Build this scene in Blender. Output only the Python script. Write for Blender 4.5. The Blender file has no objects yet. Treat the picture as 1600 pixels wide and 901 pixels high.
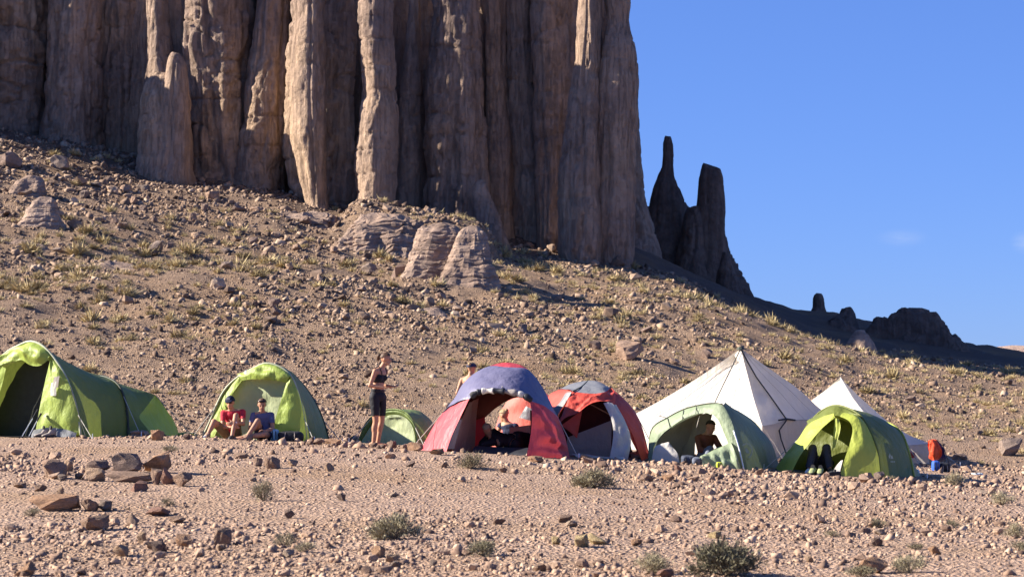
import bpy, bmesh, math, random
import numpy as np
from mathutils import Vector, Matrix, Euler, Quaternion

R = math.radians
sc = bpy.context.scene
COL = sc.collection
rng = np.random.default_rng(7)
random.seed(7)

# ------------------------------------------------------------------ camera
EYE = 1.6
F = 3608.0                       # focal length in photograph pixels (1600 wide)
PITCH = math.atan(104.0 / F)
cam_data = bpy.data.cameras.new("camera")
cam = bpy.data.objects.new("camera", cam_data)
COL.objects.link(cam)
cam.location = (0, 0, EYE)
cam.rotation_euler = (R(90) + PITCH, 0, 0)
cam_data.sensor_width = 36.0
cam_data.lens = F / 1600.0 * 36.0
cam_data.clip_start = 0.5
cam_data.clip_end = 6000
cam_data.dof.use_dof = True
cam_data.dof.focus_distance = 40.0
cam_data.dof.aperture_fstop = 5.6
sc.camera = cam

# ------------------------------------------------------------------ daylight
SUN_AZ = 6.0                    # degrees behind the picture plane, sun on the left
SUN_EL = 29.0
_a, _e = R(SUN_AZ), R(SUN_EL)
SUN_DIR = Vector((-math.cos(_a) * math.cos(_e), math.sin(_a) * math.cos(_e), math.sin(_e)))
world = bpy.data.worlds.new("World")
sc.world = world
world.use_nodes = True
_n = world.node_tree.nodes
_l = world.node_tree.links
_bg = _n["Background"]
_sky = _n.new("ShaderNodeTexSky")
_sky.sky_type = 'NISHITA'
_sky.sun_disc = False
_sky.sun_elevation = R(SUN_EL)
_sky.sun_rotation = math.atan2(SUN_DIR.x, SUN_DIR.y)
_sky.altitude = 2500
_sky.air_density = 1.0
_sky.dust_density = 0.0
_sky.ozone_density = 4.0
_bg.inputs["Strength"].default_value = 0.0515
_tint = _n.new("ShaderNodeMix")
_tint.data_type = 'RGBA'
_tint.blend_type = 'MULTIPLY'
_tint.inputs[0].default_value = 1.0
_tint.inputs[7].default_value = (0.77, 1.17, 2.32, 1)      # the clear dry desert sky is a deep, even blue
_gam = _n.new("ShaderNodeGamma")
_gam.inputs["Gamma"].default_value = 0.58
_l.new(_sky.outputs["Color"], _gam.inputs["Color"])
_l.new(_gam.outputs["Color"], _tint.inputs[6])
# two faint wisps of cloud low in the sky
_tc = _n.new("ShaderNodeTexCoord")
_wn = _n.new("ShaderNodeTexNoise")
_wn.inputs["Scale"].default_value = 1.0
_wn.inputs["Detail"].default_value = 4
_wm = _n.new("ShaderNodeMapping")
_wm.inputs["Scale"].default_value = (160, 160, 700)
_l.new(_tc.outputs["Generated"], _wm.inputs["Vector"])
_l.new(_wm.outputs["Vector"], _wn.inputs["Vector"])
_prev = _tint.outputs[2]
for _px, _py, _hx, _hz, _amt in ((1410, 371, 0.013, 0.0048, 0.22), (1602, 378, 0.007, 0.0060, 0.34)):
    _d = Vector(((_px - 800) / 3608.0, 1.0, (554 - _py) / 3608.0)).normalized()
    _mp = _n.new("ShaderNodeMapping")
    _mp.inputs["Location"].default_value = (-_d.x / _hx, 0, -_d.z / _hz)
    _mp.inputs["Scale"].default_value = (1 / _hx, 0.0, 1 / _hz)
    _l.new(_tc.outputs["Generated"], _mp.inputs["Vector"])
    _ln = _n.new("ShaderNodeVectorMath")
    _ln.operation = 'LENGTH'
    _l.new(_mp.outputs["Vector"], _ln.inputs[0])
    _mr = _n.new("ShaderNodeMapRange")
    _mr.interpolation_type = 'SMOOTHSTEP'
    _mr.inputs["From Min"].default_value = 1.0
    _mr.inputs["From Max"].default_value = 0.0
    _mr.inputs["To Max"].default_value = _amt
    _l.new(_ln.outputs["Value"], _mr.inputs["Value"])
    _mu = _n.new("ShaderNodeMath")
    _mu.operation = 'MULTIPLY'
    _l.new(_mr.outputs["Result"], _mu.inputs[0])
    _l.new(_wn.outputs["Fac"], _mu.inputs[1])
    _fr = _n.new("ShaderNodeMath")              # only on the forward side of the sky
    _fr.operation = 'GREATER_THAN'
    _sx = _n.new("ShaderNodeSeparateXYZ")
    _l.new(_tc.outputs["Generated"], _sx.inputs[0])
    _l.new(_sx.outputs["Y"], _fr.inputs[0])
    _fr.inputs[1].default_value = 0.0
    _m2 = _n.new("ShaderNodeMath")
    _m2.operation = 'MULTIPLY'
    _l.new(_mu.outputs[0], _m2.inputs[0])
    _l.new(_fr.outputs[0], _m2.inputs[1])
    _mx = _n.new("ShaderNodeMix")
    _mx.data_type = 'RGBA'
    _mx.inputs[7].default_value = (5.5, 6.0, 7.0, 1)
    _l.new(_m2.outputs[0], _mx.inputs[0])
    _l.new(_prev, _mx.inputs[6])
    _prev = _mx.outputs[2]
_l.new(_prev, _bg.inputs["Color"])

sun_data = bpy.data.lights.new("sun", 'SUN')
sun_data.energy = 5.0
sun_data.angle = R(0.5)
sun_data.color = (1.0, 0.91, 0.79)
sun = bpy.data.objects.new("sun", sun_data)
sun.rotation_euler = SUN_DIR.to_track_quat('Z', 'Y').to_euler()
sun.location = (-60, 10, 60)
COL.objects.link(sun)

sc.view_settings.view_transform = 'Standard'
sc.view_settings.look = 'None'
sc.view_settings.gamma = 1.0
sc.view_settings.exposure = 1.48

# ------------------------------------------------------------------ numeric helpers
_fwd = np.array((0, math.cos(PITCH), math.sin(PITCH)))
_up = np.array((0, -math.sin(PITCH), math.cos(PITCH)))


def W(px, py, Y):
    """world point seen at photograph pixel (px, py) at depth Y"""
    d = np.array(((px - 800) / F, 0, 0)) + _up * ((450.5 - py) / F) + _fwd
    return np.array((0, 0, EYE)) + d * (Y / d[1])


def _hash(ix, iy, iz, seed):
    h = (ix * 374761393 + iy * 668265263 + iz * 2147483647 + seed * 1274126177) & 0xFFFFFFFF
    h = ((h ^ (h >> 13)) * 1274126177) & 0xFFFFFFFF
    h = ((h ^ (h >> 16)) * 2246822519) & 0xFFFFFFFF
    return ((h ^ (h >> 15)) & 0xFFFFFF) / float(0xFFFFFF)


def vnoise(x, y, z, seed=0):
    x, y, z = np.broadcast_arrays(np.asarray(x, float), np.asarray(y, float), np.asarray(z, float))
    ix, iy, iz = np.floor(x).astype(np.int64), np.floor(y).astype(np.int64), np.floor(z).astype(np.int64)
    fx, fy, fz = x - ix, y - iy, z - iz
    fx, fy, fz = [f * f * f * (f * (f * 6 - 15) + 10) for f in (fx, fy, fz)]
    r = 0
    for a in (0, 1):
        for b in (0, 1):
            for c in (0, 1):
                w = (fx if a else 1 - fx) * (fy if b else 1 - fy) * (fz if c else 1 - fz)
                r = r + w * _hash(ix + a, iy + b, iz + c, seed)
    return r * 2 - 1


def fbm(x, y, z=0.0, octv=4, seed=0, gain=0.5):
    s, amp, tot, fr = 0, 1.0, 0.0, 1.0
    for k in range(octv):
        s = s + amp * vnoise(x * fr + 17.3 * k, y * fr - 9.1 * k, np.asarray(z) * fr + 4.7 * k, seed + k)
        tot += amp
        amp *= gain
        fr *= 2.03
    return s / tot


def sstep(a, b, x):
    t = np.clip((np.asarray(x, float) - a) / (b - a), 0, 1)
    return t * t * (3 - 2 * t)


# ------------------------------------------------------------------ the lie of the land
def _zc_fit():
    px = np.array([0, 200, 400, 580, 850, 1010, 1200, 1400, 1600], float)
    py = np.array([684, 686, 690, 697, 711, 717, 729, 743, 752], float)
    x = (px - 800) / F * 42
    z = EYE - (py - 554) / F * 42
    return np.polyfit(x, z, 3)


_ZC = _zc_fit()
Y_FOOT = 54.0


def Ycliff(x):
    return 124.0 + np.clip(-(np.asarray(x, float) - 6) * 0.2, 0, 9)


def _base_table():
    t = [(-900, 60), (-300, 120), (0, 188), (70, 205), (250, 262), (420, 302), (600, 334), (760, 362), (850, 388), (990, 410),
         (1100, 460), (1200, 506), (1330, 556), (1450, 571), (1600, 586), (1900, 610), (3000, 640)]
    xs, zs = [], []
    for px, py in t:
        Y = 125.0
        for _ in range(6):
            x = (px - 800) / F * Y
            Y = float(Ycliff(x))
        xs.append(x)
        zs.append(EYE + (554 - py) / F * Y)
    g = np.linspace(-120, 160, 1401)
    v = np.interp(g, xs, zs)
    k = np.exp(-0.5 * (np.arange(-40, 41) * 0.2 / 1.6) ** 2)
    v = np.convolve(np.pad(v, 40, mode='edge'), k / k.sum(), mode='valid')
    return g, v


_BX, _BZ = _base_table()
_RX = np.array([-200, 0, 7, 11, 15.2, 18.3, 21, 26, 30, 33, 45, 200.])
_RZ = np.array([18, 10.5, 8.6, 7.0, 5.5, 4.6, 4.35, 2.9, 2.1, 1.55, 0.2, -3])


def land(x, y):
    x = np.asarray(x, float)
    y = np.asarray(y, float)
    xx = np.clip(x * 42 / np.clip(y, 20, 80), -12, 12)
    crest = np.polyval(_ZC, xx)
    near = 0.06 + (crest - 0.06) * np.clip((y - 15) / 27.0, 0, 1)
    z = near - np.clip(y - 43, 0, 11) * 0.026
    yc = Ycliff(x)
    zb = np.interp(x, _BX, _BZ)
    t = (y - Y_FOOT) / (yc - Y_FOOT)
    tt = np.clip(t, 0, 1.12)
    hill = z + (zb - z) * tt * (0.82 + 0.18 * np.clip(tt, 0, 1.1))
    zr = np.interp(x, _RX, _RZ)
    s1 = sstep(0, 1, (y - 126) / 26)
    back = hill * (1 - s1) + zr * s1
    h = np.where(t > 0, back, z)
    s2 = sstep(0, 1, (y - 153) / 90)
    h = h * (1 - s2) + (-3.0) * s2
    # relief
    hl = sstep(50, 75, y) * (1 - 0.7 * sstep(170, 260, y))
    fg = 1 - sstep(40, 60, y)
    big = fbm(x * 0.09, y * 0.09, 0, 3, 11)
    mid = fbm(x * 0.33, y * 0.33, 0, 3, 23)
    sml = fbm(x * 1.4, y * 1.4, 0, 3, 31)
    h = h + hl * (0.55 * big + 0.30 * mid + 0.12 * sml)
    h = h + fg * (0.045 * mid * sstep(12, 30, y) + 0.035 * sml)
    # bench of bedrock under the cliff foot
    bx = sstep(-9.2, -7.6, x) * (1 - sstep(-1.6, -0.4, x))
    yb = 112.6 + 1.2 * fbm(x * 0.5, 0.0, 2.0, 3, 83)
    h = h + 1.25 * bx * sstep(-0.9, 0.9, y - yb) * (1 - sstep(118, 124, y))
    # ledges of bedrock breaking the upper left slope
    ld = sstep(-4, -10, x) * sstep(72, 84, y) * (1 - sstep(112, 122, y))
    q = h + 0.25 * mid + 0.06 * x
    st = (q * 1.15) % 1.0
    h = h + ld * 0.32 * (sstep(0.0, 0.9, st) - st) * (0.5 + 0.5 * sstep(-0.2, 0.3, fbm(x * 0.12, y * 0.12, 5, 2, 77)))
    return h


def ground(x, y):
    return float(land(np.array([x]), np.array([y]))[0])


def G(px, py, y0=12.0, y1=150.0):
    """ground point seen at pixel (px, py)"""
    Y = np.concatenate([np.linspace(y0, 60, 700), np.linspace(60, y1, 900)[1:]])
    d = np.array(((px - 800) / F, 0, 0)) + _up * ((450.5 - py) / F) + _fwd
    d = d / d[1]
    X = d[0] * Y
    Z = EYE + d[2] * Y
    H = land(X, Y)
    below = np.nonzero(Z <= H)[0]
    k = below[0] if len(below) else len(Y) - 1
    return np.array((X[k], Y[k], H[k]))


# ------------------------------------------------------------------ object helpers
def tag(o, label=None, cat=None, group=None, kind=None):
    if label:
        o["label"] = label
    if cat:
        o["category"] = cat
    if group:
        o["group"] = group
    if kind:
        o["kind"] = kind
    return o


def empty(name, loc, label, cat, group=None):
    o = bpy.data.objects.new(name, None)
    o.location = [float(c) for c in loc]
    o.empty_display_size = 0.2
    COL.objects.link(o)
    return tag(o, label, cat, group)


def mesh_np(name, v, f, smooth=False):
    """v (n,3); f (m,3) or (m,4) int array or list of tuples"""
    me = bpy.data.meshes.new(name)
    v = np.asarray(v, np.float32)
    if isinstance(f, np.ndarray):
        k = f.shape[1]
        me.vertices.add(len(v))
        me.vertices.foreach_set("co", v.ravel())
        me.loops.add(f.size)
        me.loops.foreach_set("vertex_index", f.astype(np.int32).ravel())
        me.polygons.add(len(f))
        me.polygons.foreach_set("loop_start", np.arange(0, f.size, k, dtype=np.int32))
        me.update(calc_edges=True)
    else:
        me.from_pydata([tuple(map(float, p)) for p in v], [], f)
        me.update()
    if smooth:
        me.polygons.foreach_set("use_smooth", [True] * len(me.polygons))
    return me


def link(name, me, m=None, parent=None, loc=None):
    o = bpy.data.objects.new(name, me)
    if m is not None and len(me.materials) == 0:
        me.materials.append(m)
    if loc is not None:
        o.location = [float(c) for c in loc]
    if parent is not None:
        o.parent = parent
    COL.objects.link(o)
    return o


def put(name, v, f, m, parent=None, smooth=False):
    """mesh given in world coordinates, stored relative to its (unrotated) parents"""
    v = np.asarray(v, float)
    off = np.zeros(3)
    p = parent
    while p is not None:
        off += np.array(p.location)
        p = p.parent
    if parent is None:
        off = np.array((v[:, 0].mean(), v[:, 1].mean(), v[:, 2].min()))
    me = mesh_np(name, v - off, f, smooth)
    return link(name, me, m, parent, loc=off if parent is None else None)


def cr(pts, n):
    """smooth curve through 3-D points, resampled to n"""
    p = np.asarray(pts, float)
    if len(p) == 2:
        t = np.linspace(0, 1, n)[:, None]
        return p[0] * (1 - t) + p[1] * t
    q = np.vstack([2 * p[0] - p[1], p, 2 * p[-1] - p[-2]])
    out = []
    for i in range(len(p) - 1):
        a, b, c, d = q[i:i + 4]
        t = np.linspace(0, 1, 12, endpoint=False)[:, None]
        out.append(0.5 * (2 * b + (c - a) * t + (2 * a - 5 * b + 4 * c - d) * t ** 2 + (3 * b - a - 3 * c + d) * t ** 3))
    out = np.vstack(out + [p[-1:]])
    s = np.concatenate([[0], np.cumsum(np.linalg.norm(np.diff(out, axis=0), axis=1))])
    u = np.linspace(0, s[-1], n)
    return np.stack([np.interp(u, s, out[:, k]) for k in range(3)], 1)


def lin(pts, n):
    p = np.asarray(pts, float)
    s = np.concatenate([[0], np.cumsum(np.linalg.norm(np.diff(p, axis=0), axis=1))])
    u = np.linspace(0, s[-1], n)
    return np.stack([np.interp(u, s, p[:, k]) for k in range(3)], 1)


def tube_np(pts, r, n=6, cap=True):
    p = np.asarray(pts, float)
    rr = np.broadcast_to(np.asarray(r, float), (len(p),))
    tan = np.gradient(p, axis=0)
    tan /= np.linalg.norm(tan, axis=1)[:, None] + 1e-9
    ref = np.array((0.31, 0.52, 0.79))
    a = np.cross(tan, ref)
    a /= np.linalg.norm(a, axis=1)[:, None] + 1e-9
    b = np.cross(tan, a)
    th = np.linspace(0, 2 * math.pi, n, endpoint=False)
    v = p[:, None, :] + rr[:, None, None] * (np.cos(th)[None, :, None] * a[:, None, :] + np.sin(th)[None, :, None] * b[:, None, :])
    v = v.reshape(-1, 3)
    f = []
    for i in range(len(p) - 1):
        for j in range(n):
            k = (j + 1) % n
            f.append((i * n + j, i * n + k, (i + 1) * n + k, (i + 1) * n + j))
    if cap:
        f.append(tuple(range(n))[::-1])
        f.append(tuple((len(p) - 1) * n + j for j in range(n)))
    return v, f


class MB:
    def __init__(self):
        self.v, self.f, self.n = [], [], 0

    def add(self, v, f):
        v = np.asarray(v, float)
        self.v.append(v)
        for q in f:
            self.f.append(tuple(int(i) + self.n for i in q))
        self.n += len(v)
        return self

    def tube(self, pts, r, n=6):
        return self.add(*tube_np(pts, r, n))

    def box(self, c, s, rot=None):
        c = np.asarray(c, float)
        v = np.array([(x, y, z) for x in (-.5, .5) for y in (-.5, .5) for z in (-.5, .5)]) * np.asarray(s, float)
        if rot is not None:
            v = v @ np.array(Euler(rot).to_matrix()).T
        return self.add(v + c, [(0, 1, 3, 2), (4, 6, 7, 5), (0, 4, 5, 1), (2, 3, 7, 6), (0, 2, 6, 4), (1, 5, 7, 3)])

    def put(self, name, m, parent=None, smooth=False):
        return put(name, np.vstack(self.v), self.f, m, parent, smooth)


# ------------------------------------------------------------------ materials
def newmat(name):
    m = bpy.data.materials.new(name)
    m.use_nodes = True
    nt = m.node_tree
    return m, nt.nodes, nt.links, nt.nodes["Principled BSDF"]


def noise_node(N, L, scale, detail=4, rough=0.55, coord=None, mapscale=None):
    t = N.new("ShaderNodeTexNoise")
    t.inputs["Scale"].default_value = scale
    t.inputs["Detail"].default_value = detail
    t.inputs["Roughness"].default_value = rough
    if coord is not None:
        if mapscale is not None:
            mp = N.new("ShaderNodeMapping")
            mp.inputs["Scale"].default_value = mapscale
            L.new(coord, mp.inputs["Vector"])
            L.new(mp.outputs["Vector"], t.inputs["Vector"])
        else:
            L.new(coord, t.inputs["Vector"])
    return t


def ramp(N, L, src, stops):
    r = N.new("ShaderNodeValToRGB")
    el = r.color_ramp.elements
    while len(el) < len(stops):
        el.new(0.5)
    for e, (p, c) in zip(el, stops):
        e.position = p
        e.color = (*c, 1) if len(c) == 3 else c
    L.new(src, r.inputs["Fac"])
    return r


def mixrgb(N, L, a, b, fac, mode='MIX'):
    x = N.new("ShaderNodeMix")
    x.data_type = 'RGBA'
    x.blend_type = mode
    for sock, val in ((x.inputs[6], a), (x.inputs[7], b), (x.inputs[0], fac)):
        if hasattr(val, "is_output"):
            L.new(val, sock)
        else:
            sock.default_value = val if not isinstance(val, tuple) or len(val) == 4 else (*val, 1)
    return x.outputs[2]


def bump(N, L, src, bsdf, strength, dist):
    b = N.new("ShaderNodeBump")
    b.inputs["Strength"].default_value = strength
    b.inputs["Distance"].default_value = dist
    L.new(src, b.inputs["Height"])
    L.new(b.outputs["Normal"], bsdf.inputs["Normal"])
    return b


def mat_ground():
    m, N, L, B = newmat("stony_soil")
    g = N.new("ShaderNodeNewGeometry")
    P = g.outputs["Position"]
    n1 = noise_node(N, L, 0.22, 5, 0.6, P)
    n2 = noise_node(N, L, 9.0, 6, 0.7, P)
    n3 = noise_node(N, L, 45.0, 3, 0.6, P)
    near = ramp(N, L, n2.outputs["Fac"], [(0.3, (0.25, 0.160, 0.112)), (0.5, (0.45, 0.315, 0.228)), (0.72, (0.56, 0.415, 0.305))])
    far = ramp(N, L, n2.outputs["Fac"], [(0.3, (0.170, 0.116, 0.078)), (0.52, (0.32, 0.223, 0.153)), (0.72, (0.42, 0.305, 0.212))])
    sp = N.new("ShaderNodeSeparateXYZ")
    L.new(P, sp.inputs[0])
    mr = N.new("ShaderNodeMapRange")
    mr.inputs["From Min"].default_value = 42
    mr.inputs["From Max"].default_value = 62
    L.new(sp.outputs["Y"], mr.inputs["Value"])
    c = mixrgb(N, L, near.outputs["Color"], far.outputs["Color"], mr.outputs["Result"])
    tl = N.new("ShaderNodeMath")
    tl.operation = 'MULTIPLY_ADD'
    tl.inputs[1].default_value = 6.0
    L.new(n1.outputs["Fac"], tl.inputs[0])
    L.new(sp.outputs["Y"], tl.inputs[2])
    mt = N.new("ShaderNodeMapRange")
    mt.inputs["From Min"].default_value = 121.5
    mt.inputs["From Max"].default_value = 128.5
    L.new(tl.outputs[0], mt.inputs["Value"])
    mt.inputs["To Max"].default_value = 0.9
    c = mixrgb(N, L, c, (0.135, 0.098, 0.08, 1), mt.outputs["Result"])  # darker rock tone past the cliff foot, with its shade put into the colour
    och = ramp(N, L, n1.outputs["Fac"], [(0.45, (0, 0, 0)), (0.68, (0.55, 0.55, 0.55))])
    c = mixrgb(N, L, c, (0.34, 0.215, 0.115, 1), och.outputs["Color"])
    sp2 = ramp(N, L, n3.outputs["Fac"], [(0.35, (0.72, 0.70, 0.70)), (0.6, (1.12, 1.1, 1.08))])
    c = mixrgb(N, L, c, sp2.outputs["Color"], 1.0, 'MULTIPLY')
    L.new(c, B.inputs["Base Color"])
    B.inputs["Roughness"].default_value = 0.95
    B.inputs["Specular IOR Level"].default_value = 0.15
    v = N.new("ShaderNodeTexVoronoi")
    v.inputs["Scale"].default_value = 24
    L.new(P, v.inputs["Vector"])
    ad = N.new("ShaderNodeMath")
    ad.operation = 'ADD'
    L.new(v.outputs["Distance"], ad.inputs[0])
    L.new(n2.outputs["Fac"], ad.inputs[1])
    bump(N, L, ad.outputs[0], B, 1.0, 0.07)
    return m


def mat_rock(name, dark, mid, light, scale=0.5, strat=0.0, bumpd=0.25, streak=0.0, coord='Position'):
    m, N, L, B = newmat(name)
    if coord == 'Position':
        P = N.new("ShaderNodeNewGeometry").outputs["Position"]
    else:
        P = N.new("ShaderNodeTexCoord").outputs["Object"]
    n1 = noise_node(N, L, scale, 6, 0.6, P)
    c = ramp(N, L, n1.outputs["Fac"], [(0.3, dark), (0.5, mid), (0.72, light)]).outputs["Color"]
    n2 = noise_node(N, L, scale * 9, 6, 0.7, P)
    sp = ramp(N, L, n2.outputs["Fac"], [(0.3, (0.72, 0.71, 0.72)), (0.62, (1.12, 1.1, 1.08))])
    c = mixrgb(N, L, c, sp.outputs["Color"], 1.0, 'MULTIPLY')
    if streak:
        n3 = noise_node(N, L, 1.0, 5, 0.6, P, (1.3, 1.3, 0.10))
        s = ramp(N, L, n3.outputs["Fac"], [(0.36, (0.55, 0.52, 0.53)), (0.55, (1, 1, 1))])
        c = mixrgb(N, L, c, s.outputs["Color"], streak, 'MULTIPLY')
    h = n2.outputs["Fac"]
    if streak:
        nv_ = noise_node(N, L, 1.0, 6, 0.7, P, (3.5, 3.5, 0.22))
        ck = ramp(N, L, nv_.outputs["Fac"], [(0.475, (1, 1, 1)), (0.497, (0.35, 0.34, 0.35)), (0.503, (0.35, 0.34, 0.35)), (0.525, (1, 1, 1))])
        c = mixrgb(N, L, c, ck.outputs["Color"], 0.14, 'MULTIPLY')
        ad0 = N.new("ShaderNodeMath")
        ad0.operation = 'MULTIPLY_ADD'
        ad0.inputs[1].default_value = 0.15
        L.new(ck.outputs["Color"], ad0.inputs[0])
        L.new(h, ad0.inputs[2])
        h = ad0.outputs[0]
    if strat:
        n4 = noise_node(N, L, 1.0, 5, 0.6, P, (0.25, 0.25, 4.5))
        s = ramp(N, L, n4.outputs["Fac"], [(0.38, (0.62, 0.6, 0.6)), (0.56, (1.08, 1.06, 1.05))])
        c = mixrgb(N, L, c, s.outputs["Color"], strat, 'MULTIPLY')
        ad = N.new("ShaderNodeMath")
        ad.operation = 'ADD'
        L.new(n4.outputs["Fac"], ad.inputs[0])
        L.new(h, ad.inputs[1])
        h = ad.outputs[0]
    L.new(c, B.inputs["Base Color"])
    B.inputs["Roughness"].default_value = 0.92
    B.inputs["Specular IOR Level"].default_value = 0.2
    bump(N, L, h, B, 0.9, bumpd)
    return m


def mat_stone(name, island, stops, scale=6.0):
    m, N, L, B = newmat(name)
    if island:
        rnd = N.new("ShaderNodeNewGeometry").outputs["Random Per Island"]
    else:
        rnd = N.new("ShaderNodeObjectInfo").outputs["Random"]
    P = N.new("ShaderNodeTexCoord").outputs["Object"]
    c = ramp(N, L, rnd, stops).outputs["Color"]
    n = noise_node(N, L, scale, 5, 0.65, P)
    s = ramp(N, L, n.outputs["Fac"], [(0.3, (0.7, 0.69, 0.69)), (0.65, (1.15, 1.13, 1.1))])
    c = mixrgb(N, L, c, s.outputs["Color"], 1.0, 'MULTIPLY')
    L.new(c, B.inputs["Base Color"])
    B.inputs["Roughness"].default_value = 0.93
    B.inputs["Specular IOR Level"].default_value = 0.2
    if not island:
        bump(N, L, n.outputs["Fac"], B, 0.6, 0.03)
    return m


def mat_plain(name, col, rough=0.8, nscale=None, namp=0.15, metal=0.0, bumpd=0.0):
    m, N, L, B = newmat(name)
    B.inputs["Roughness"].default_value = rough
    B.inputs["Metallic"].default_value = metal
    B.inputs["Specular IOR Level"].default_value = 0.3
    P = N.new("ShaderNodeTexCoord").outputs["Object"]
    n = noise_node(N, L, nscale or 8.0, 4, 0.6, P)
    lo, hi = 1 - namp, 1 + namp
    s = ramp(N, L, n.outputs["Fac"], [(0.3, (lo, lo, lo)), (0.7, (hi, hi, hi))])
    c = mixrgb(N, L, (*col, 1), s.outputs["Color"], 1.0, 'MULTIPLY')
    L.new(c, B.inputs["Base Color"])
    if bumpd:
        bump(N, L, n.outputs["Fac"], B, 0.7, bumpd)
    return m


def mat_fabric(name, col, trans=0.35, rough=0.6, tcol=None, wr=0.02):
    """tent cloth: diffuse plus light coming through it"""
    m, N, L, B = newmat(name)
    out = N["Material Output"]
    P = N.new("ShaderNodeTexCoord").outputs["Object"]
    n0 = noise_node(N, L, 1.7, 4, 0.6, P)
    s = ramp(N, L, n0.outputs["Fac"], [(0.3, (0.88, 0.88, 0.88)), (0.7, (1.08, 1.08, 1.08))])
    c = mixrgb(N, L, (*col, 1), s.outputs["Color"], 1.0, 'MULTIPLY')
    L.new(c, B.inputs["Base Color"])
    B.inputs["Roughness"].default_value = rough
    B.inputs["Specular IOR Level"].default_value = 0.35
    n1 = noise_node(N, L, 5.0, 5, 0.55, P, (1.0, 1.0, 0.55))
    bp = bump(N, L, n1.outputs["Fac"], B, 0.55, wr * 4)
    T = N.new("ShaderNodeBsdfTranslucent")
    tc = tcol or tuple(min(1, k * 1.1) for k in col)
    T.inputs["Color"].default_value = (*tc, 1)
    L.new(bp.outputs["Normal"], T.inputs["Normal"])
    mx = N.new("ShaderNodeMixShader")
    mx.inputs[0].default_value = trans * 0.55
    L.new(B.outputs[0], mx.inputs[1])
    L.new(T.outputs[0], mx.inputs[2])
    L.new(mx.outputs[0], out.inputs["Surface"])
    return m


def mat_leaf(name, stops):
    m, N, L, B = newmat(name)
    g = N.new("ShaderNodeNewGeometry").outputs["Random Per Island"]
    o = N.new("ShaderNodeObjectInfo").outputs["Random"]
    ad = N.new("ShaderNodeMath")
    ad.operation = 'ADD'
    L.new(g, ad.inputs[0])
    L.new(o, ad.inputs[1])
    hf = N.new("ShaderNodeMath")
    hf.operation = 'MULTIPLY'
    hf.inputs[1].default_value = 0.5
    L.new(ad.outputs[0], hf.inputs[0])
    c = ramp(N, L, hf.outputs[0], stops)
    L.new(c.outputs["Color"], B.inputs["Base Color"])
    B.inputs["Roughness"].default_value = 0.85
    B.inputs["Specular IOR Level"].default_value = 0.15
    return m


M = {}
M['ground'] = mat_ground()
M['cliff'] = mat_rock("cliff_rock", (0.22, 0.165, 0.138), (0.345, 0.248, 0.182), (0.47, 0.335, 0.220), 0.13, 0.0, 0.30, 0.32)
M['outcrop'] = mat_rock("bedded_rock", (0.24, 0.172, 0.130), (0.32, 0.235, 0.180), (0.39, 0.295, 0.225), 0.5, 0.85, 0.12)
M['ridge'] = mat_rock("dark_ridge_rock", (0.135, 0.098, 0.082), (0.20, 0.145, 0.115), (0.27, 0.195, 0.15), 0.2, 0.0, 0.30, 0.4)  # darker than the cliff rock, part of the ridge's shade put into the colour
M['hills'] = mat_rock("far_hill_rock", (0.36, 0.25, 0.19), (0.42, 0.30, 0.23), (0.48, 0.35, 0.27), 0.03, 0.3, 1.5)
_st = [(0.0, (0.11, 0.072, 0.055)), (0.22, (0.24, 0.160, 0.116)), (0.55, (0.36, 0.246, 0.174)), (0.88, (0.42, 0.298, 0.212)), (1.0, (0.50, 0.375, 0.275))]
_sh = [(0.0, (0.085, 0.057, 0.043)), (0.28, (0.17, 0.116, 0.084)), (0.6, (0.26, 0.182, 0.130)), (0.9, (0.34, 0.245, 0.176)), (1.0, (0.44, 0.335, 0.245))]
M['gravel'] = mat_stone("gravel_stone", True, _st)
M['scree'] = mat_stone("scree_stone", True, _sh)
M['stone'] = mat_stone("loose_stone", False, _st)
M['hillstone'] = mat_stone("slope_stone", False, _sh, 3.0)

# ================================================================== THE SETTING
def build_ground():
    ys = np.concatenate([np.linspace(-8, 12, 20, endpoint=False), np.linspace(12, 56, 210, endpoint=False),
                         np.linspace(56, 134, 260, endpoint=False), np.linspace(134, 165, 40, endpoint=False),
                         np.geomspace(165, 2600, 26)])
    core = np.linspace(-1, 1, 320)
    ext = np.array([1.25, 1.6, 2.2, 3.2, 5, 8, 14, 26])
    s = np.concatenate([-ext[::-1], core, ext])
    hw = 0.27 * np.clip(ys, 0, 400) + 6
    X = s[None, :] * hw[:, None]
    Yg = np.repeat(ys[:, None], len(s), 1)
    Z = land(X, Yg)
    v = np.stack([X, Yg, Z], 2).reshape(-1, 3)
    n, k = len(ys), len(s)
    i = np.arange(n - 1)[:, None] * k + np.arange(k - 1)[None, :]
    f = np.stack([i, i + 1, i + k + 1, i + k], 2).reshape(-1, 4)
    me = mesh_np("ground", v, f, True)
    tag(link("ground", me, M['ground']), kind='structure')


build_ground()


def build_hills():
    xs = np.linspace(-300, 420, 160)
    rows = np.linspace(0, 1, 26)
    V = []
    for t in rows:
        y = 560 + 160 * t
        prof = 4.6 + 5.2 * np.exp(-((xs - 150) / 45) ** 2) + 5 * np.exp(-((xs - 95) / 20) ** 2) * 0.3 + 2 * np.exp(-((xs - 260) / 60) ** 2)
        z = -6 + (prof + 2.2 * fbm(xs * 0.03, y * 0.02, 0, 4, 91)) * math.sin(math.pi * min(1, 0.02 + t)) ** 0.7
        V.append(np.stack([xs, np.full_like(xs, y), z], 1))
    V = np.array(V)
    k = len(xs)
    i = np.arange(len(rows) - 1)[:, None] * k + np.arange(k - 1)[None, :]
    f = np.stack([i, i + 1, i + k + 1, i + k], 2).reshape(-1, 4)
    tag(link("hills", mesh_np("hills", V.reshape(-1, 3), f, True), M['hills']), kind='structure')


build_hills()


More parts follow.
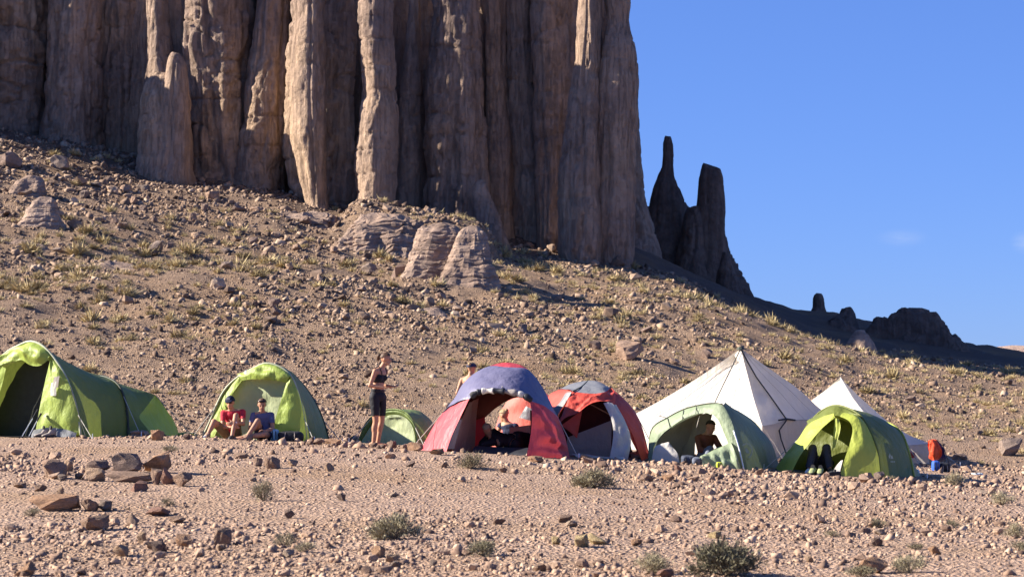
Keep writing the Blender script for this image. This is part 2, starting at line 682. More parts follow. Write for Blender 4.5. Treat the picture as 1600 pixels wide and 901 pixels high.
# ------------------------------------------------------------------ the cliff: one rock face, each column a part
def rock_shaft(edges, yf, seed, ztop=None, cap=False, nz=165, nt=84, depth=1.25, rough=1.0, zbot=None, flute=1.0, slant=0.0, strata=0.0, pw=0.95, skew=0.0):
    """edges: (py, pxL, pxR) from the foot upward, seen at depth yf (front of the shaft)"""
    e = [(W(l, py, yf), W(r, py, yf)) for py, l, r in edges]
    z_ = np.array([a[2] for a, b in e])
    l_ = np.array([a[0] for a, b in e])
    r_ = np.array([b[0] for a, b in e])
    o = np.argsort(z_)
    z_, l_, r_ = z_[o], l_[o], r_[o]
    if zbot is None:
        zbot = z_[0] - 2.0
    if ztop is None:
        ztop = z_[-1]
    Z = np.linspace(zbot, ztop, nz)
    if cap:
        Z = np.concatenate([np.linspace(zbot, ztop, nz)])
    lx, rx_ = np.interp(Z, z_, l_), np.interp(Z, z_, r_)
    k = np.exp(-0.5 * (np.arange(-6, 7) / 2.0) ** 2)
    k /= k.sum()
    if not cap:
        lx = np.convolve(np.pad(lx, 6, mode='edge'), k, 'valid')
        rx_ = np.convolve(np.pad(rx_, 6, mode='edge'), k, 'valid')
    xc, rr = (lx + rx_) / 2, np.maximum((rx_ - lx) / 2, 0.02)
    base_r = float(np.median(rr))
    ry = np.maximum(rr, 0.4 * base_r) * depth
    if cap:
        ry = rr * depth
    yc = yf + base_r * depth
    th = np.linspace(0, 2 * math.pi, nt, endpoint=False)
    ct, st = np.cos(th), np.sin(th)
    cx = np.sign(ct) * np.abs(ct) ** pw
    cy = np.sign(st) * np.abs(st) ** pw
    X = xc[:, None] + rr[:, None] * (cx + skew * np.clip(-cy, 0, 1))[None, :]
    Y = yc + ry[:, None] * cy[None, :]
    ZZ = np.repeat(Z[:, None], nt, 1)
    amp = np.minimum(rr, base_r)[:, None] * rough
    d = 0.16 * fbm(X * 0.45, Y * 0.45, ZZ * 0.16, 3, seed) + 0.11 * fbm(X * 1.3, Y * 1.3, ZZ * 0.45, 3, seed + 5)
    rg = 1 - np.abs(fbm(X * 0.9, Y * 0.9, ZZ * 0.07, 2, seed + 9)) * 2
    d = d - flute * 0.20 * np.clip(rg - 0.72, 0, 1) / 0.28
    d = d + 0.035 * fbm(X * 3.2, Y * 3.2, ZZ * 1.0, 4, seed + 13)
    fl_ = 1 - 2 * np.abs(fbm(X * 2.6, Y * 2.6, ZZ * 0.13, 2, seed + 17))
    d = d - 0.022 * flute * np.clip(fl_ - 0.55, 0, 1) / 0.45
    # pitted skin, cross joints and thin upright fractures
    d = d - 0.05 * np.clip(0.30 - np.abs(fbm(X * 2.3, Y * 2.3, ZZ * 1.3, 2, seed + 41)), 0, 1) / 0.30
    jt = vnoise(X * 0.15, Y * 0.15, ZZ * 0.85, seed + 43)
    d = d - 0.10 * flute * np.clip(0.045 - np.abs(jt), 0, 1) / 0.045
    d = d + (0.09 * fbm(0.0, seed * 3.1, ZZ * 0.42, 3, seed + 45) if nz > 100 else 0)
    d = d + 0.06 * np.round(2.2 * vnoise(X * 0.6, Y * 0.6, ZZ * 0.33, seed + 47)) / 2.2
    cr_ = np.abs(fbm(X * 1.7, Y * 1.7, ZZ * 0.10, 2, seed + 49))
    d = d - 0.11 * flute * np.clip(0.05 - cr_, 0, 1) / 0.05
    bw = fbm(X * 0.08, Y * 0.08, ZZ * 1.4, 3, seed + 21)
    d = d + 0.014 * bw
    if strata:
        ph = ZZ * strata + 0.7 * fbm(X * 0.5, Y * 0.5, ZZ * 0.3, 3, seed + 30)
        lay = vnoise(np.floor(ph), 0.5, 0.5, seed + 31)
        d = d + 0.03 * lay + np.where(ph % 1.0 < 0.3, -0.025, 0.01) + 0.05 * fbm(X * 0.7, Y * 0.7, ZZ * 5.0, 4, seed + 33) + 0.12 * fbm(X * 0.8, Y * 0.8, ZZ * 0.8, 3, seed + 34)
        Y = Y + (ZZ - zbot) * slant
    X = X + cx[None, :] * amp * d
    Y = Y + cy[None, :] * amp * d
    v = np.stack([X, Y, ZZ], 2).reshape(-1, 3)
    if cap:
        v[:, 2] += 0.10 * base_r * fbm(v[:, 0] * 2, v[:, 1] * 2, v[:, 2] * 2, 2, seed + 3)
    nzz = len(Z)
    i = np.arange(nzz - 1)[:, None] * nt
    j = np.arange(nt)[None, :]
    j2 = (j + 1) % nt
    f = np.stack([i + j, i + j2, i + nt + j2, i + nt + j], 2).reshape(-1, 4)
    c = np.array([[xc[-1], yc, Z[-1]]])
    v = np.vstack([v, c])
    ti = (nzz - 1) * nt
    top = [(ti + a, ti + (a + 1) % nt, len(v) - 1, len(v) - 1) for a in range(nt)]
    fl = [tuple(q) for q in f] + [t[:3] for t in top]
    return v, fl


cliff = bpy.data.objects.new("cliff", None)
cliff.location = (-10, 126, 8)
COL.objects.link(cliff)
tag(cliff, "towering brown rock cliff of fluted vertical columns above the slope", None, None, 'structure')
ZT = 24.5


def shaft_part(edges, yf, seed, ztop=ZT, **kw):
    v, f = rock_shaft(edges, yf, seed, ztop, **kw)
    return put("rock_column", v, f, M['cliff'], cliff, True)


# back mass of the cliff (one solid body behind the columns)
def back_mass():
    xs = np.linspace(-52, 5.75, 150)
    zs = np.linspace(2, 24, 60)
    XX, ZZ = np.meshgrid(xs, zs)
    YY = Ycliff(XX) + 3.2 + 0.9 * fbm(XX * 0.4, ZZ * 0.08, 3.0, 4, 51) + 0.25 * fbm(XX * 1.7, ZZ * 0.3, 1.0, 3, 57)
    v = np.stack([XX, YY, ZZ], 2).reshape(-1, 3)
    k = len(xs)
    n = len(zs)
    f = [(a * k + b, a * k + b + 1, (a + 1) * k + b + 1, (a + 1) * k + b) for a in range(n - 1) for b in range(k - 1)]
    # sides and top closed to a rear wall
    yb = 172.0
    q = len(v)
    rear = np.array([(xs[0], yb, zs[0]), (xs[-1], yb, zs[0]), (xs[-1], yb, zs[-1]), (xs[0], yb, zs[-1])])
    v = np.vstack([v, rear])
    top = [(n - 1) * k + b for b in range(k)]
    rgt = [a * k + k - 1 for a in range(n)]
    lft = [a * k for a in range(n)]
    f.append(tuple(top + [q + 2, q + 3]))
    f.append(tuple(rgt[::-1] + [q + 1, q + 2][::1]) if False else tuple(rgt + [q + 2, q + 1]))
    f.append(tuple(lft[::-1] + [q + 0, q + 3]))
    f.append((q, q + 1, q + 2, q + 3))
    put("rock_face", v, f, M['cliff'], cliff, False)


back_mass()

COLUMNS = [
    # foot -> top (py, pxL, pxR), front depth, seed
    ([(250, -620, -460), (-200, -600, -470)], 129.5, 101, {'ztop': 23}),
    ([(240, -480, -330), (-200, -470, -340)], 129.0, 102, {'ztop': 23}),
    ([(220, -350, -190), (-200, -340, -200)], 126.4, 103, {'ztop': 23}),
    ([(215, -205, -60), (-200, -200, -65)], 125.6, 104, {'ztop': 23}),  # columns up to here are out of view, set forward to cast shadow
    ([(215, -75, 62), (100, -70, 66), (0, -70, 68), (-200, -70, 60)], 131.0, 105, {}),
    ([(235, 48, 152), (150, 60, 150), (50, 66, 148), (0, 70, 146), (-200, 72, 140)], 130.3, 106, {}),
    ([(245, 140, 222), (100, 146, 226), (0, 148, 222), (-200, 150, 220)], 132.6, 107, {}),
    ([(285, 288, 398), (180, 284, 386), (60, 278, 388), (0, 278, 392), (-200, 285, 390)], 128.2, 109, {}),
    ([(310, 352, 442), (200, 372, 446), (100, 388, 452), (0, 400, 452), (-200, 402, 450)], 127.9, 110, {}),
    ([(338, 472, 552), (290, 446, 548), (220, 436, 546), (180, 438, 548), (100, 446, 550), (0, 450, 552), (-60, 454, 550), (-200, 460, 545)], 125.4, 111, {'depth': 1.05}),
    ([(352, 543, 618), (310, 547, 616), (240, 549, 617), (170, 556, 620), (125, 560, 618), (80, 553, 616), (20, 550, 614), (-200, 552, 612)], 121.0, 112, {'depth': 1.4, 'ztop': 21.6, 'pw': 1.15, 'skew': 0.05}),
    ([(365, 606, 672), (250, 618, 668), (120, 628, 660), (0, 640, 656), (-200, 640, 668)], 126.2, 113, {}),
    ([(380, 655, 772), (280, 664, 762), (180, 664, 756), (120, 662, 756), (60, 668, 752), (0, 672, 748), (-200, 672, 748)], 124.6, 114, {'depth': 0.8}),
    ([(390, 748, 812), (200, 750, 800), (100, 748, 790), (0, 744, 790), (-200, 745, 790)], 126.8, 115, {}),
    ([(395, 800, 872), (200, 790, 850), (0, 785, 835), (-200, 785, 835)], 127.2, 116, {}),
    ([(400, 838, 905), (250, 838, 900), (100, 832, 905), (0, 830, 905), (-200, 832, 905)], 125.0, 117, {}),
    ([(412, 872, 958), (300, 876, 946), (180, 886, 944), (80, 900, 944), (0, 905, 944), (-200, 905, 940)], 120.8, 118, {'pw': 1.1, 'depth': 1.4}),
    ([(425, 925, 993), (350, 926, 994), (200, 932, 998), (120, 936, 1001), (70, 940, 995), (30, 950, 985), (0, 945, 990), (-200, 945, 990)], 121.0, 119, {'depth': 1.0, 'rough': 0.7}),
]
for e, yf, sd, kw in COLUMNS:
    if 104 < sd < 119 and sd not in (111, 112):
        e = [(py, l - 2, r + 1) for py, l, r in e]
    kw.setdefault('ztop', ZT)
    shaft_part(e, yf, sd, **kw)
# two-headed buttress standing forward of the face (left), and the cone at the foot (right)
shaft_part([(300, 202, 300), (262, 208, 296), (200, 211, 294), (140, 214, 286), (85, 221, 268), (0, 222, 256), (-200, 225, 255)], 128.6, 131, depth=1.3, rough=0.8, pw=1.15)
shaft_part([(290, 236, 298), (180, 246, 294), (120, 254, 291), (98, 257, 289), (86, 260, 284), (80, 264, 277)], 124.7, 132, ztop=None, cap=True, depth=0.9, nz=60, rough=0.7)
shaft_part([(300, 196, 304), (262, 205, 298), (200, 209, 295), (150, 213, 291), (122, 222, 286), (108, 236, 272)], 124.9, 136, ztop=None, cap=True, depth=1.1, nz=80, rough=0.8)
shaft_part([(430, 742, 806), (390, 740, 800), (350, 736, 786), (310, 734, 770), (288, 738, 762), (280, 744, 756)], 122.2, 133, ztop=None, cap=True, depth=0.9, nz=60, rough=0.8)
shaft_part([(345, 468, 516), (318, 474, 510), (300, 470, 508), (270, 462, 508), (200, 448, 508), (120, 448, 506), (40, 454, 505), (-200, 456, 505)], 122.1, 135, depth=1.3, rough=0.8, pw=1.2, skew=0.3)
# rear flank seen past the corner
shaft_part([(440, 930, 1046), (340, 940, 1020), (305, 945, 1010), (250, 950, 1004), (180, 955, 1000), (0, 950, 985)], 136.0, 134, ztop=20, depth=1.3)

# ------------------------------------------------------------------ free-standing pinnacles and knobs on the ridge
def spire(name, label, edges, yf, seed, cat="rock spire", m='ridge', group=None, **kw):
    kw.setdefault('nz', 90)
    kw.setdefault('nt', 60)
    v, f = rock_shaft(edges, yf, seed, None, cap=True, **kw)
    return tag(put(name, v, f, M[m], None, True), label, cat, group)


spire("rock_spire", "tallest thin rock needle rising from a dark cone right of the cliff",
      [(450, 985, 1095), (400, 998, 1085), (350, 1012, 1076), (310, 1018, 1070), (290, 1023, 1062), (272, 1030, 1055), (258, 1036, 1054), (240, 1037, 1055), (222, 1037, 1054), (214, 1039, 1052), (210, 1041, 1050)],
      152.0, 201, depth=0.9, rough=0.6)
spire("rock_spire", "broad blocky rock tower with a slanting top right of the thin needle",
      [(470, 1070, 1150), (420, 1080, 1144), (380, 1082, 1138), (330, 1088, 1137), (300, 1092, 1134), (275, 1094, 1132), (262, 1097, 1128), (256, 1099, 1115), (253, 1101, 1106)],
      150.0, 202, depth=0.9, rough=0.5)
spire("rock_formation", "low dark shoulder of rock between the needle and the broad tower",
      [(460, 1050, 1118), (390, 1062, 1112), (350, 1068, 1108), (332, 1072, 1104), (322, 1076, 1100)], 149.6, 203, "rock", rough=0.8)
spire("rock_formation", "dark sloping rock shoulder at the right foot of the broad tower",
      [(490, 1110, 1182), (460, 1116, 1166), (430, 1122, 1156), (405, 1128, 1146), (392, 1132, 1140)], 146.0, 204, "rock", rough=0.8)
spire("rock_formation", "small upright thumb of rock alone on the dark ridge",
      [(505, 1262, 1304), (488, 1268, 1296), (478, 1272, 1293), (466, 1273, 1292), (461, 1275, 1290), (458, 1279, 1287)], 150.0, 205, "rock", rough=0.6)
spire("rock_formation", "rounded dark lump of rock right of the thumb shaped one",
      [(540, 1285, 1372), (515, 1292, 1352), (500, 1300, 1348), (488, 1318, 1344), (480, 1322, 1340)], 139.0, 206, "rock", rough=0.7)
spire("rock_outcrop", "long dark rock outcrop with stepped back at the right end of the ridge",
      [(610, 1270, 1600), (575, 1296, 1566), (550, 1330, 1526), (530, 1346, 1508), (515, 1358, 1492), (502, 1372, 1484), (494, 1388, 1478), (487, 1404, 1470)], 138.0, 207, "rock", depth=0.3, rough=0.25)
spire("rock_formation", "flat mushroom shaped cap rock on top of the long dark outcrop",
      [(506, 1416, 1458), (497, 1418, 1456), (490, 1414, 1457), (484, 1416, 1455), (480, 1424, 1446)], 139.5, 208, "rock", rough=0.6)
spire("rock_formation", "pale cone of rock catching sun below the dark ridge",
      [(576, 1312, 1400), (555, 1324, 1384), (535, 1332, 1374), (522, 1339, 1366), (514, 1346, 1359)], 117.5, 209, "rock", m='outcrop', rough=0.7)


spire("rock_outcrop", "dark massif of rock joining the needle and the broad tower at their feet",
      [(480, 940, 1195), (430, 960, 1165), (400, 970, 1150), (370, 978, 1136), (345, 988, 1112), (328, 1000, 1096), (318, 1012, 1078)],
      157.0, 210, "rock", depth=0.5, rough=0.4)


# ------------------------------------------------------------------ bedded outcrops on the slope
def outcrop(label, edges, seed, strata=3.0, slant=0.7, depth=0.8, Y=None, rough=0.9):
    """bedrock nose sunk in the hill, its layers cut back along the bedding"""
    py, l, r = edges[0]
    tp, tl, tr = edges[-1]
    edges = edges + [(tp - 1.5, tl + 0.3 * (tr - tl), tr - 0.3 * (tr - tl)), (tp - 2.0, (tl + tr) / 2 - 1, (tl + tr) / 2 + 1)]
    Yb = Y or G((l + r) / 2, py)[1]
    v, f = rock_shaft(edges, Yb, seed, None, cap=True, nz=84, nt=64, depth=depth, rough=rough, slant=slant, strata=strata, flute=0.25, pw=0.65)
    return tag(put("rock_outcrop", v, f, M['outcrop'], None, False), label, "rock outcrop")


outcrop("layered rock apron at the foot of the sunlit column", [(412, 490, 660), (385, 508, 655), (350, 528, 654), (336, 534, 648), (329, 545, 630), (325, 565, 600)], 301, 4.6, 0.9, 0.5)
outcrop("steep bedded rock slab in the middle of the three below the cliff", [(442, 606, 712), (412, 626, 715), (375, 639, 719), (355, 644, 722), (347, 650, 716), (343, 668, 704)], 302, 5.0, 0.6, 0.7)
outcrop("rounded bedded rock hump in front of the cliff foot, rightmost of the ledges", [(462, 658, 790), (430, 682, 776), (395, 697, 767), (368, 706, 763), (354, 714, 757), (347, 728, 746)], 303, 5.0, 0.5, 0.7)
outcrop("low flat rock terrace left of the layered ledges", [(362, 330, 545), (345, 340, 535), (333, 350, 528), (325, 375, 510), (321, 420, 480)], 304, 4.5, 1.6, 0.35)
outcrop("brown layered rock stump on the upper left slope", [(362, 4, 94), (345, 14, 86), (325, 24, 77), (310, 32, 73), (302, 42, 64)], 305, 4.5, 0.4, 0.8)
outcrop("smaller rock cap just above the layered stump on the left", [(310, -12, 64), (293, -2, 61), (278, 12, 57), (271, 24, 48)], 306, 4.5, 0.4, 0.8)
outcrop("small rock knob on top of the layered apron under the lit column", [(366, 560, 622), (350, 566, 618), (338, 572, 612), (331, 584, 602)], 307, 3.0, 0.4, 0.8)
outcrop("long thin ledge of dark bedrock crossing the left slope", [(428, 70, 215), (418, 92, 198), (410, 104, 186), (405, 120, 160)], 308, 4.0, 1.0, 0.3)
outcrop("thin bedrock ledge at the left edge below the layered stump", [(392, -60, 72), (383, -45, 60), (376, -30, 44), (371, -10, 20)], 309, 4.0, 1.0, 0.3)
outcrop("low grey bedrock rib in the scrub above the standing woman", [(502, 630, 712), (492, 640, 700), (484, 648, 690), (479, 660, 680)], 310, 4.0, 1.0, 0.4)

# ================================================================== STONES
def hull_stone(seed, n=16, squash=(1, 0.9, 0.7), cube=0.5):
    r = random.Random(seed)
    bm = bmesh.new()
    for _ in range(n):
        d = Vector((r.gauss(0, 1), r.gauss(0, 1), r.gauss(0, 1))).normalized()
        m = max(abs(d.x), abs(d.y), abs(d.z))
        d = d.lerp(d / m, cube) * r.uniform(0.82, 1.0)
        bm.verts.new((d.x * squash[0], d.y * squash[1], d.z * squash[2]))
    bmesh.ops.convex_hull(bm, input=bm.verts)
    loose = [v for v in bm.verts if not v.link_faces]
    bmesh.ops.delete(bm, geom=loose, context='VERTS')
    mn = [min(v.co[k] for v in bm.verts) for k in range(3)]
    mx = [max(v.co[k] for v in bm.verts) for k in range(3)]
    for v in bm.verts:                      # unit box -0.5..0.5, foot at z = 0
        for k in range(3):
            v.co[k] = (v.co[k] - mn[k]) / (mx[k] - mn[k]) - (0.5 if k < 2 else 0.0)
    return bm


STONES = []
for k in range(14):
    bm = hull_stone(500 + k, random.Random(k).choice((11, 13, 16, 20)), cube=(0.2, 0.5, 0.8)[k % 3])
    me = bpy.data.meshes.new("stone")
    bm.to_mesh(me)
    bm.free()
    STONES.append(me)

ROCKS = []                                  # larger ones: chipped surface
for k in range(10):
    bm = hull_stone(800 + k, 18, cube=(0.35, 0.6, 0.85)[k % 3])
    bmesh.ops.subdivide_edges(bm, edges=bm.edges[:], cuts=3, use_grid_fill=True)
    bmesh.ops.triangulate(bm, faces=bm.faces[:])
    co = np.array([v.co[:] for v in bm.verts])
    d = 0.10 * fbm(co[:, 0] * 3 + k, co[:, 1] * 3, co[:, 2] * 3, 4, 900 + k)
    c0 = np.array((0, 0, 0.5))
    dirs = co - c0
    dirs /= np.linalg.norm(dirs, axis=1)[:, None] + 1e-6
    co = co + dirs * d[:, None]
    for v, c in zip(bm.verts, co):
        v.co = c
    me = bpy.data.meshes.new("rock")
    bm.to_mesh(me)
    bm.free()
    ROCKS.append(me)

_cm = {}


def stone_mesh(pool, k, mat):
    key = (pool[0].name.split('.')[0], k, mat.name)
    if key not in _cm:
        me = pool[k].copy()
        me.materials.clear()
        me.materials.append(mat)
        _cm[key] = me
    return _cm[key]


TONES = {
    'tan': (0.48, 0.335, 0.225), 'brown': (0.36, 0.245, 0.175), 'dark': (0.25, 0.178, 0.142), 'red': (0.36, 0.21, 0.155),
    'pale': (0.50, 0.38, 0.28), 'orange': (0.46, 0.28, 0.17), 'yellow': (0.56, 0.43, 0.23), 'grey': (0.27, 0.205, 0.165),
}
TM = {k: mat_rock("stone_" + k, tuple(c * 0.7 for c in v), v, tuple(min(1, c * 1.25) for c in v), 1.6, 0.0, 0.06, 0.0, 'Object')
      for k, v in TONES.items()}


def place_rock(px, pyb, w, h, tone, label, k, yaw=None, name="rock", group=None, deep=0.85, tilt=0.0, sink=0.12):
    g = G(px, pyb)
    s = g[1] / F
    o = bpy.data.objects.new(name, stone_mesh(ROCKS, k % len(ROCKS), TM[tone]))
    COL.objects.link(o)
    o.rotation_euler = (tilt, tilt * 0.5, yaw if yaw is not None else (k * 1.7) % 6.28)
    o.scale = (w * s, w * s * deep, h * s * (1 + sink) * 0.95)
    o.location = (g[0], g[1] + 0.3 * w * s * deep, g[2] - h * s * sink)
    return tag(o, label, "rock", group)


FG = [
    # px, py at foot, width px, height px, tone, label
    (84, 746, 40, 30, 'brown', "brown block of rock at the left end of the fire ring"),
    (104, 736, 20, 20, 'tan', "tan upright stone behind the left block of the fire ring"),
    (147, 752, 32, 22, 'tan', "pale wedge shaped stone left of the long slab in the fire ring"),
    (200, 753, 74, 18, 'brown', "long flat slab laid across the front of the fire ring"),
    (196, 738, 48, 32, 'dark', "dark rough boulder at the back of the fire ring"),
    (243, 738, 52, 36, 'orange', "large tan topped boulder on the right of the fire ring"),
    (152, 738, 36, 20, 'dark', "low dark stone at the back left of the fire ring"),
    (242, 757, 22, 27, 'brown', "upright narrow stone right of the long slab in the fire ring"),
    (263, 756, 20, 28, 'red', "reddish upright stone on the right side of the fire ring"),
    (285, 760, 32, 24, 'brown', "brown rock at the right end of the fire ring"),
    (216, 768, 28, 18, 'red', "dark red stone lying in front of the long slab"),
    (97, 751, 15, 11, 'grey', "small grey stone in front of the left block of the fire ring"),
    (122, 748, 16, 10, 'grey', "small flat stone in the gap of the fire ring"),
    (85, 799, 78, 28, 'orange', "large low boulder in front of the fire ring at left"),
    (94, 775, 14, 16, 'tan', "small upright stone above the large low boulder at left"),
    (140, 798, 30, 21, 'brown', "brown stone right beside the large low boulder at left"),
    (165, 798, 28, 18, 'grey', "grey stone second to the right of the large low boulder"),
    (150, 829, 42, 24, 'brown', "wide brown stone below the fire ring"),
    (208, 823, 26, 23, 'brown', "tilted brown stone right of the wide one below the fire ring"),
    (248, 807, 38, 15, 'red', "flat reddish stone below the fire ring"),
    (60, 767, 24, 10, 'brown', "flat brown stone left of and below the fire ring"),
    (30, 762, 24, 10, 'brown', "low brown stone near the left edge level with the fire ring"),
    (221, 848, 14, 18, 'tan', "small upright tan stone at lower left"),
    (187, 870, 30, 20, 'tan', "pointed tan stone at the lower left"),
    (244, 863, 30, 19, 'dark', "dark stone with sharp shadow at the lower left"),
    (288, 854, 30, 21, 'orange', "rounded orange stone at the lower left"),
    (347, 852, 29, 29, 'brown', "tall pointed brown stone alone on the gravel at lower left"),
    (346, 860, 18, 10, 'tan', "small tan stone at the foot of the tall pointed one"),
    (37, 900, 30, 22, 'orange', "orange stone at the bottom left corner"),
    (275, 818, 30, 12, 'brown', "low stone left of the tall pointed one, below the fire ring"),
    (425, 732, 26, 20, 'brown', "brown stone in the row on the gravel before the seated pair"),
    (402, 728, 18, 14, 'brown', "small stone left of the brown one before the seated pair"),
    (457, 728, 18, 11, 'tan', "flat tan stone right in the row before the seated pair"),
    (376, 716, 24, 10, 'brown', "low stone just in front of the red shirted sitter"),
    (514, 736, 16, 14, 'tan', "pale upright stone on bare gravel below the black backpack"),
    (641, 729, 15, 10, 'dark', "dark pointed stone on the gravel below the standing woman"),
    (695, 730, 14, 9, 'brown', "small dark stone left of the shrub by the red and blue tent"),
    (533, 782, 14, 12, 'dark', "dark stone alone in the middle gravel left of centre"),
    (616, 776, 20, 9, 'pale', "pale flat stone in the middle gravel above the olive shrub"),
    (452, 810, 17, 15, 'dark', "dark stone right of the shrub in the left middle gravel"),
    (591, 872, 25, 19, 'orange', "orange rounded stone at the bottom below the olive shrub"),
    (612, 878, 23, 15, 'tan', "tan stone touching the orange one below the olive shrub"),
    (618, 888, 20, 12, 'grey', "grey stone in front of the orange one at the bottom"),
    (450, 870, 21, 13, 'pale', "pale oval stone beside the low twin shrubs at the bottom"),
    (676, 885, 14, 10, 'grey', "small blue grey stone at the bottom centre"),
    (785, 738, 16, 9, 'brown', "brown stone right of the shrub by the red and blue tent"),
    (868, 851, 16, 13, 'yellow', "small yellow block left of the broken yellow slab"),
    (910, 854, 24, 19, 'yellow', "left piece of the broken yellow stone slab"),
    (935, 851, 30, 18, 'yellow', "right piece of the broken yellow stone slab"),
    (995, 853, 21, 12, 'orange', "flat orange stone right of the broken yellow slab"),
    (1118, 841, 21, 11, 'yellow', "yellowish flat stone above the big dark shrub"),
    (893, 823, 21, 12, 'pale', "pale slanted stone above the broken yellow slab"),
    (882, 816, 22, 12, 'brown', "brown stone behind the pale slanted one"),
    (844, 892, 21, 13, 'brown', "brown stone at the bottom left of the broken slab"),
    (1039, 902, 27, 15, 'red', "reddish stone at the bottom edge by the grey shrub"),
    (1060, 736, 14, 13, 'red', "small reddish upright stone in front of the sage tent"),
    (1010, 752, 22, 12, 'brown', "brown stone on the gravel right of the wide dry shrub"),
    (1045, 752, 20, 12, 'orange', "orange stone in the row right of the wide dry shrub"),
    (1056, 763, 16, 10, 'brown', "low brown stone below the orange one in the row"),
    (1366, 896, 50, 26, 'orange', "large smooth orange brown stone at the bottom right"),
    (1371, 853, 21, 15, 'dark', "dark red stone above the large smooth one at right"),
    (1375, 835, 18, 9, 'pale', "pale flat stone above the dark red one at right"),
    (1460, 866, 23, 14, 'orange', "orange wedge of stone at the lower right"),
    (1277, 816, 14, 13, 'brown', "small pointed brown stone in the right gravel"),
    (1266, 878, 21, 11, 'tan', "tan stone left of the large smooth one at bottom right"),
    (1535, 774, 18, 9, 'pale', "pale yellowish stone near the right edge of the camp"),
    (1438, 772, 14, 9, 'brown', "brown stone on the gravel below the bright green tent"),
    (245, 688, 19, 18, 'orange', "orange stone holding down the end of the large green tunnel tent"),
    (482, 694, 15, 9, 'brown', "first of three stones beside the black backpack"),
    (497, 694, 18, 10, 'brown', "middle of three stones right of the black backpack"),
    (520, 694, 28, 9, 'orange', "long orange stone, rightmost of three beside the green tent"),
    (614, 700, 13, 14, 'dark', "dark pointed stone in front of the small green tent"),
    (598, 700, 9, 6, 'dark', "small dark stone by the heel of the standing woman"),
    (632, 702, 18, 9, 'brown', "low stone at the foot of the small green tent"),
    (648, 704, 26, 13, 'orange', "pinkish stone between the small green tent and the red panel"),
    (681, 710, 28, 11, 'brown', "grey brown stone pinning the left red panel of the blue tent"),
    (837, 722, 24, 11, 'orange', "stone pinning the right red flap of the blue tent"),
    (1000, 719, 40, 14, 'brown', "flat stone at the right corner of the red and grey tent"),
    (918, 719, 22, 10, 'orange', "orange stone before the white groundsheet"),
    (1024, 721, 18, 11, 'orange', "orange stone at the left foot of the sage green tent"),
    (1078, 725, 20, 12, 'red', "reddish stone in front of the sage green tent door"),
    (1100, 724, 14, 9, 'orange', "small orange stone by the lime pouch at the sage tent"),
    (1374, 751, 21, 15, 'grey', "grey stone at the foot of the bright green tent"),
    (1192, 723, 12, 9, 'orange', "small stone at the right end of the sage green tent"),
]
for k, (px, pb, w, h, tone, lab) in enumerate(FG):
    place_rock(px, pb, w, h, tone, lab, k, tilt=0.12 * math.sin(k * 2.3), deep=0.55 if w > 60 else 0.85, yaw=0.0 if w > 60 else None)

HILL = [
    (12, 262, 44, 30, 'dark', "rounded dark boulder at the left edge under the cliff"),
    (92, 264, 30, 24, 'grey', "pale jagged boulder on the shadow line at upper left"),
    (38, 236, 20, 10, 'grey', "flat pale boulder beside the rounded dark one at upper left"),
    (340, 453, 23, 20, 'pale', "pale boulder among golden tufts on the left slope"),
    (426, 482, 22, 18, 'dark', "dark boulder, upper of a pair on the middle left slope"),
    (434, 494, 20, 15, 'dark', "dark boulder, lower of a pair on the middle left slope"),
    (577, 430, 26, 21, 'grey', "grey angular boulder below the layered ledge"),
    (624, 432, 28, 21, 'dark', "dark boulder right of the grey angular one"),
    (985, 562, 44, 34, 'brown', "big brown boulder in the scrub above the red and grey tent"),
    (1105, 560, 22, 16, 'dark', "dark boulder left of the white tent peak"),
    (1582, 712, 38, 30, 'grey', "big grey boulder at the right edge of the slope"),
    (242, 392, 28, 18, 'grey', "grey boulder in the rubble on the left slope"),
    (118, 360, 28, 18, 'brown', "brown boulder right of the layered stump"),
    (195, 302, 26, 14, 'brown', "flat layered boulder in the upper left rubble"),
    (332, 312, 20, 15, 'brown', "squarish boulder in the upper rubble under the buttress"),
    (288, 396, 18, 10, 'dark', "dark block in the rubble on the middle left slope"),
    (478, 352, 20, 16, 'dark', "dark boulder beside the low flat rock terrace"),
    (890, 625, 24, 20, 'dark', "dark boulder on the slope right of the blue tent top"),
    (355, 420, 24, 14, 'grey', "grey rock heap above the pale boulder on the left slope"),
    (1425, 628, 14, 10, 'dark', "dark stone on the right slope above the bright green tent"),
    (160, 345, 12, 8, 'pale', "small pale boulder above the left rubble"),
    (930, 545, 20, 14, 'dark', "dark stone left of the big brown boulder"),
    (1055, 570, 18, 12, 'brown', "brown stone right of the big brown boulder"),
    (1500, 718, 22, 10, 'dark', "dark low stone on the slope right of the hanging jacket"),
]
for k, (px, pb, w, h, tone, lab) in enumerate(HILL):
    place_rock(px, pb, w, h, tone, lab, k + 3, name="boulder", sink=0.2)

_extra = [(176, 302), (207, 320), (224, 331), (240, 347), (178, 350), (190, 356), (300, 347), (318, 332), (374, 330), (402, 331), (265, 387), (306, 374),
          (352, 397), (396, 382), (412, 402), (452, 421), (522, 396), (541, 411), (500, 441), (465, 392), (130, 310), (150, 292), (90, 395), (60, 410),
          (225, 300), (345, 360), (430, 372), (480, 410), (560, 455), (610, 470), (690, 470), (735, 505), (820, 520), (870, 470), (905, 500), (1010, 520), (1190, 590)]
_exg = [G(a, b) for a, b in _extra]
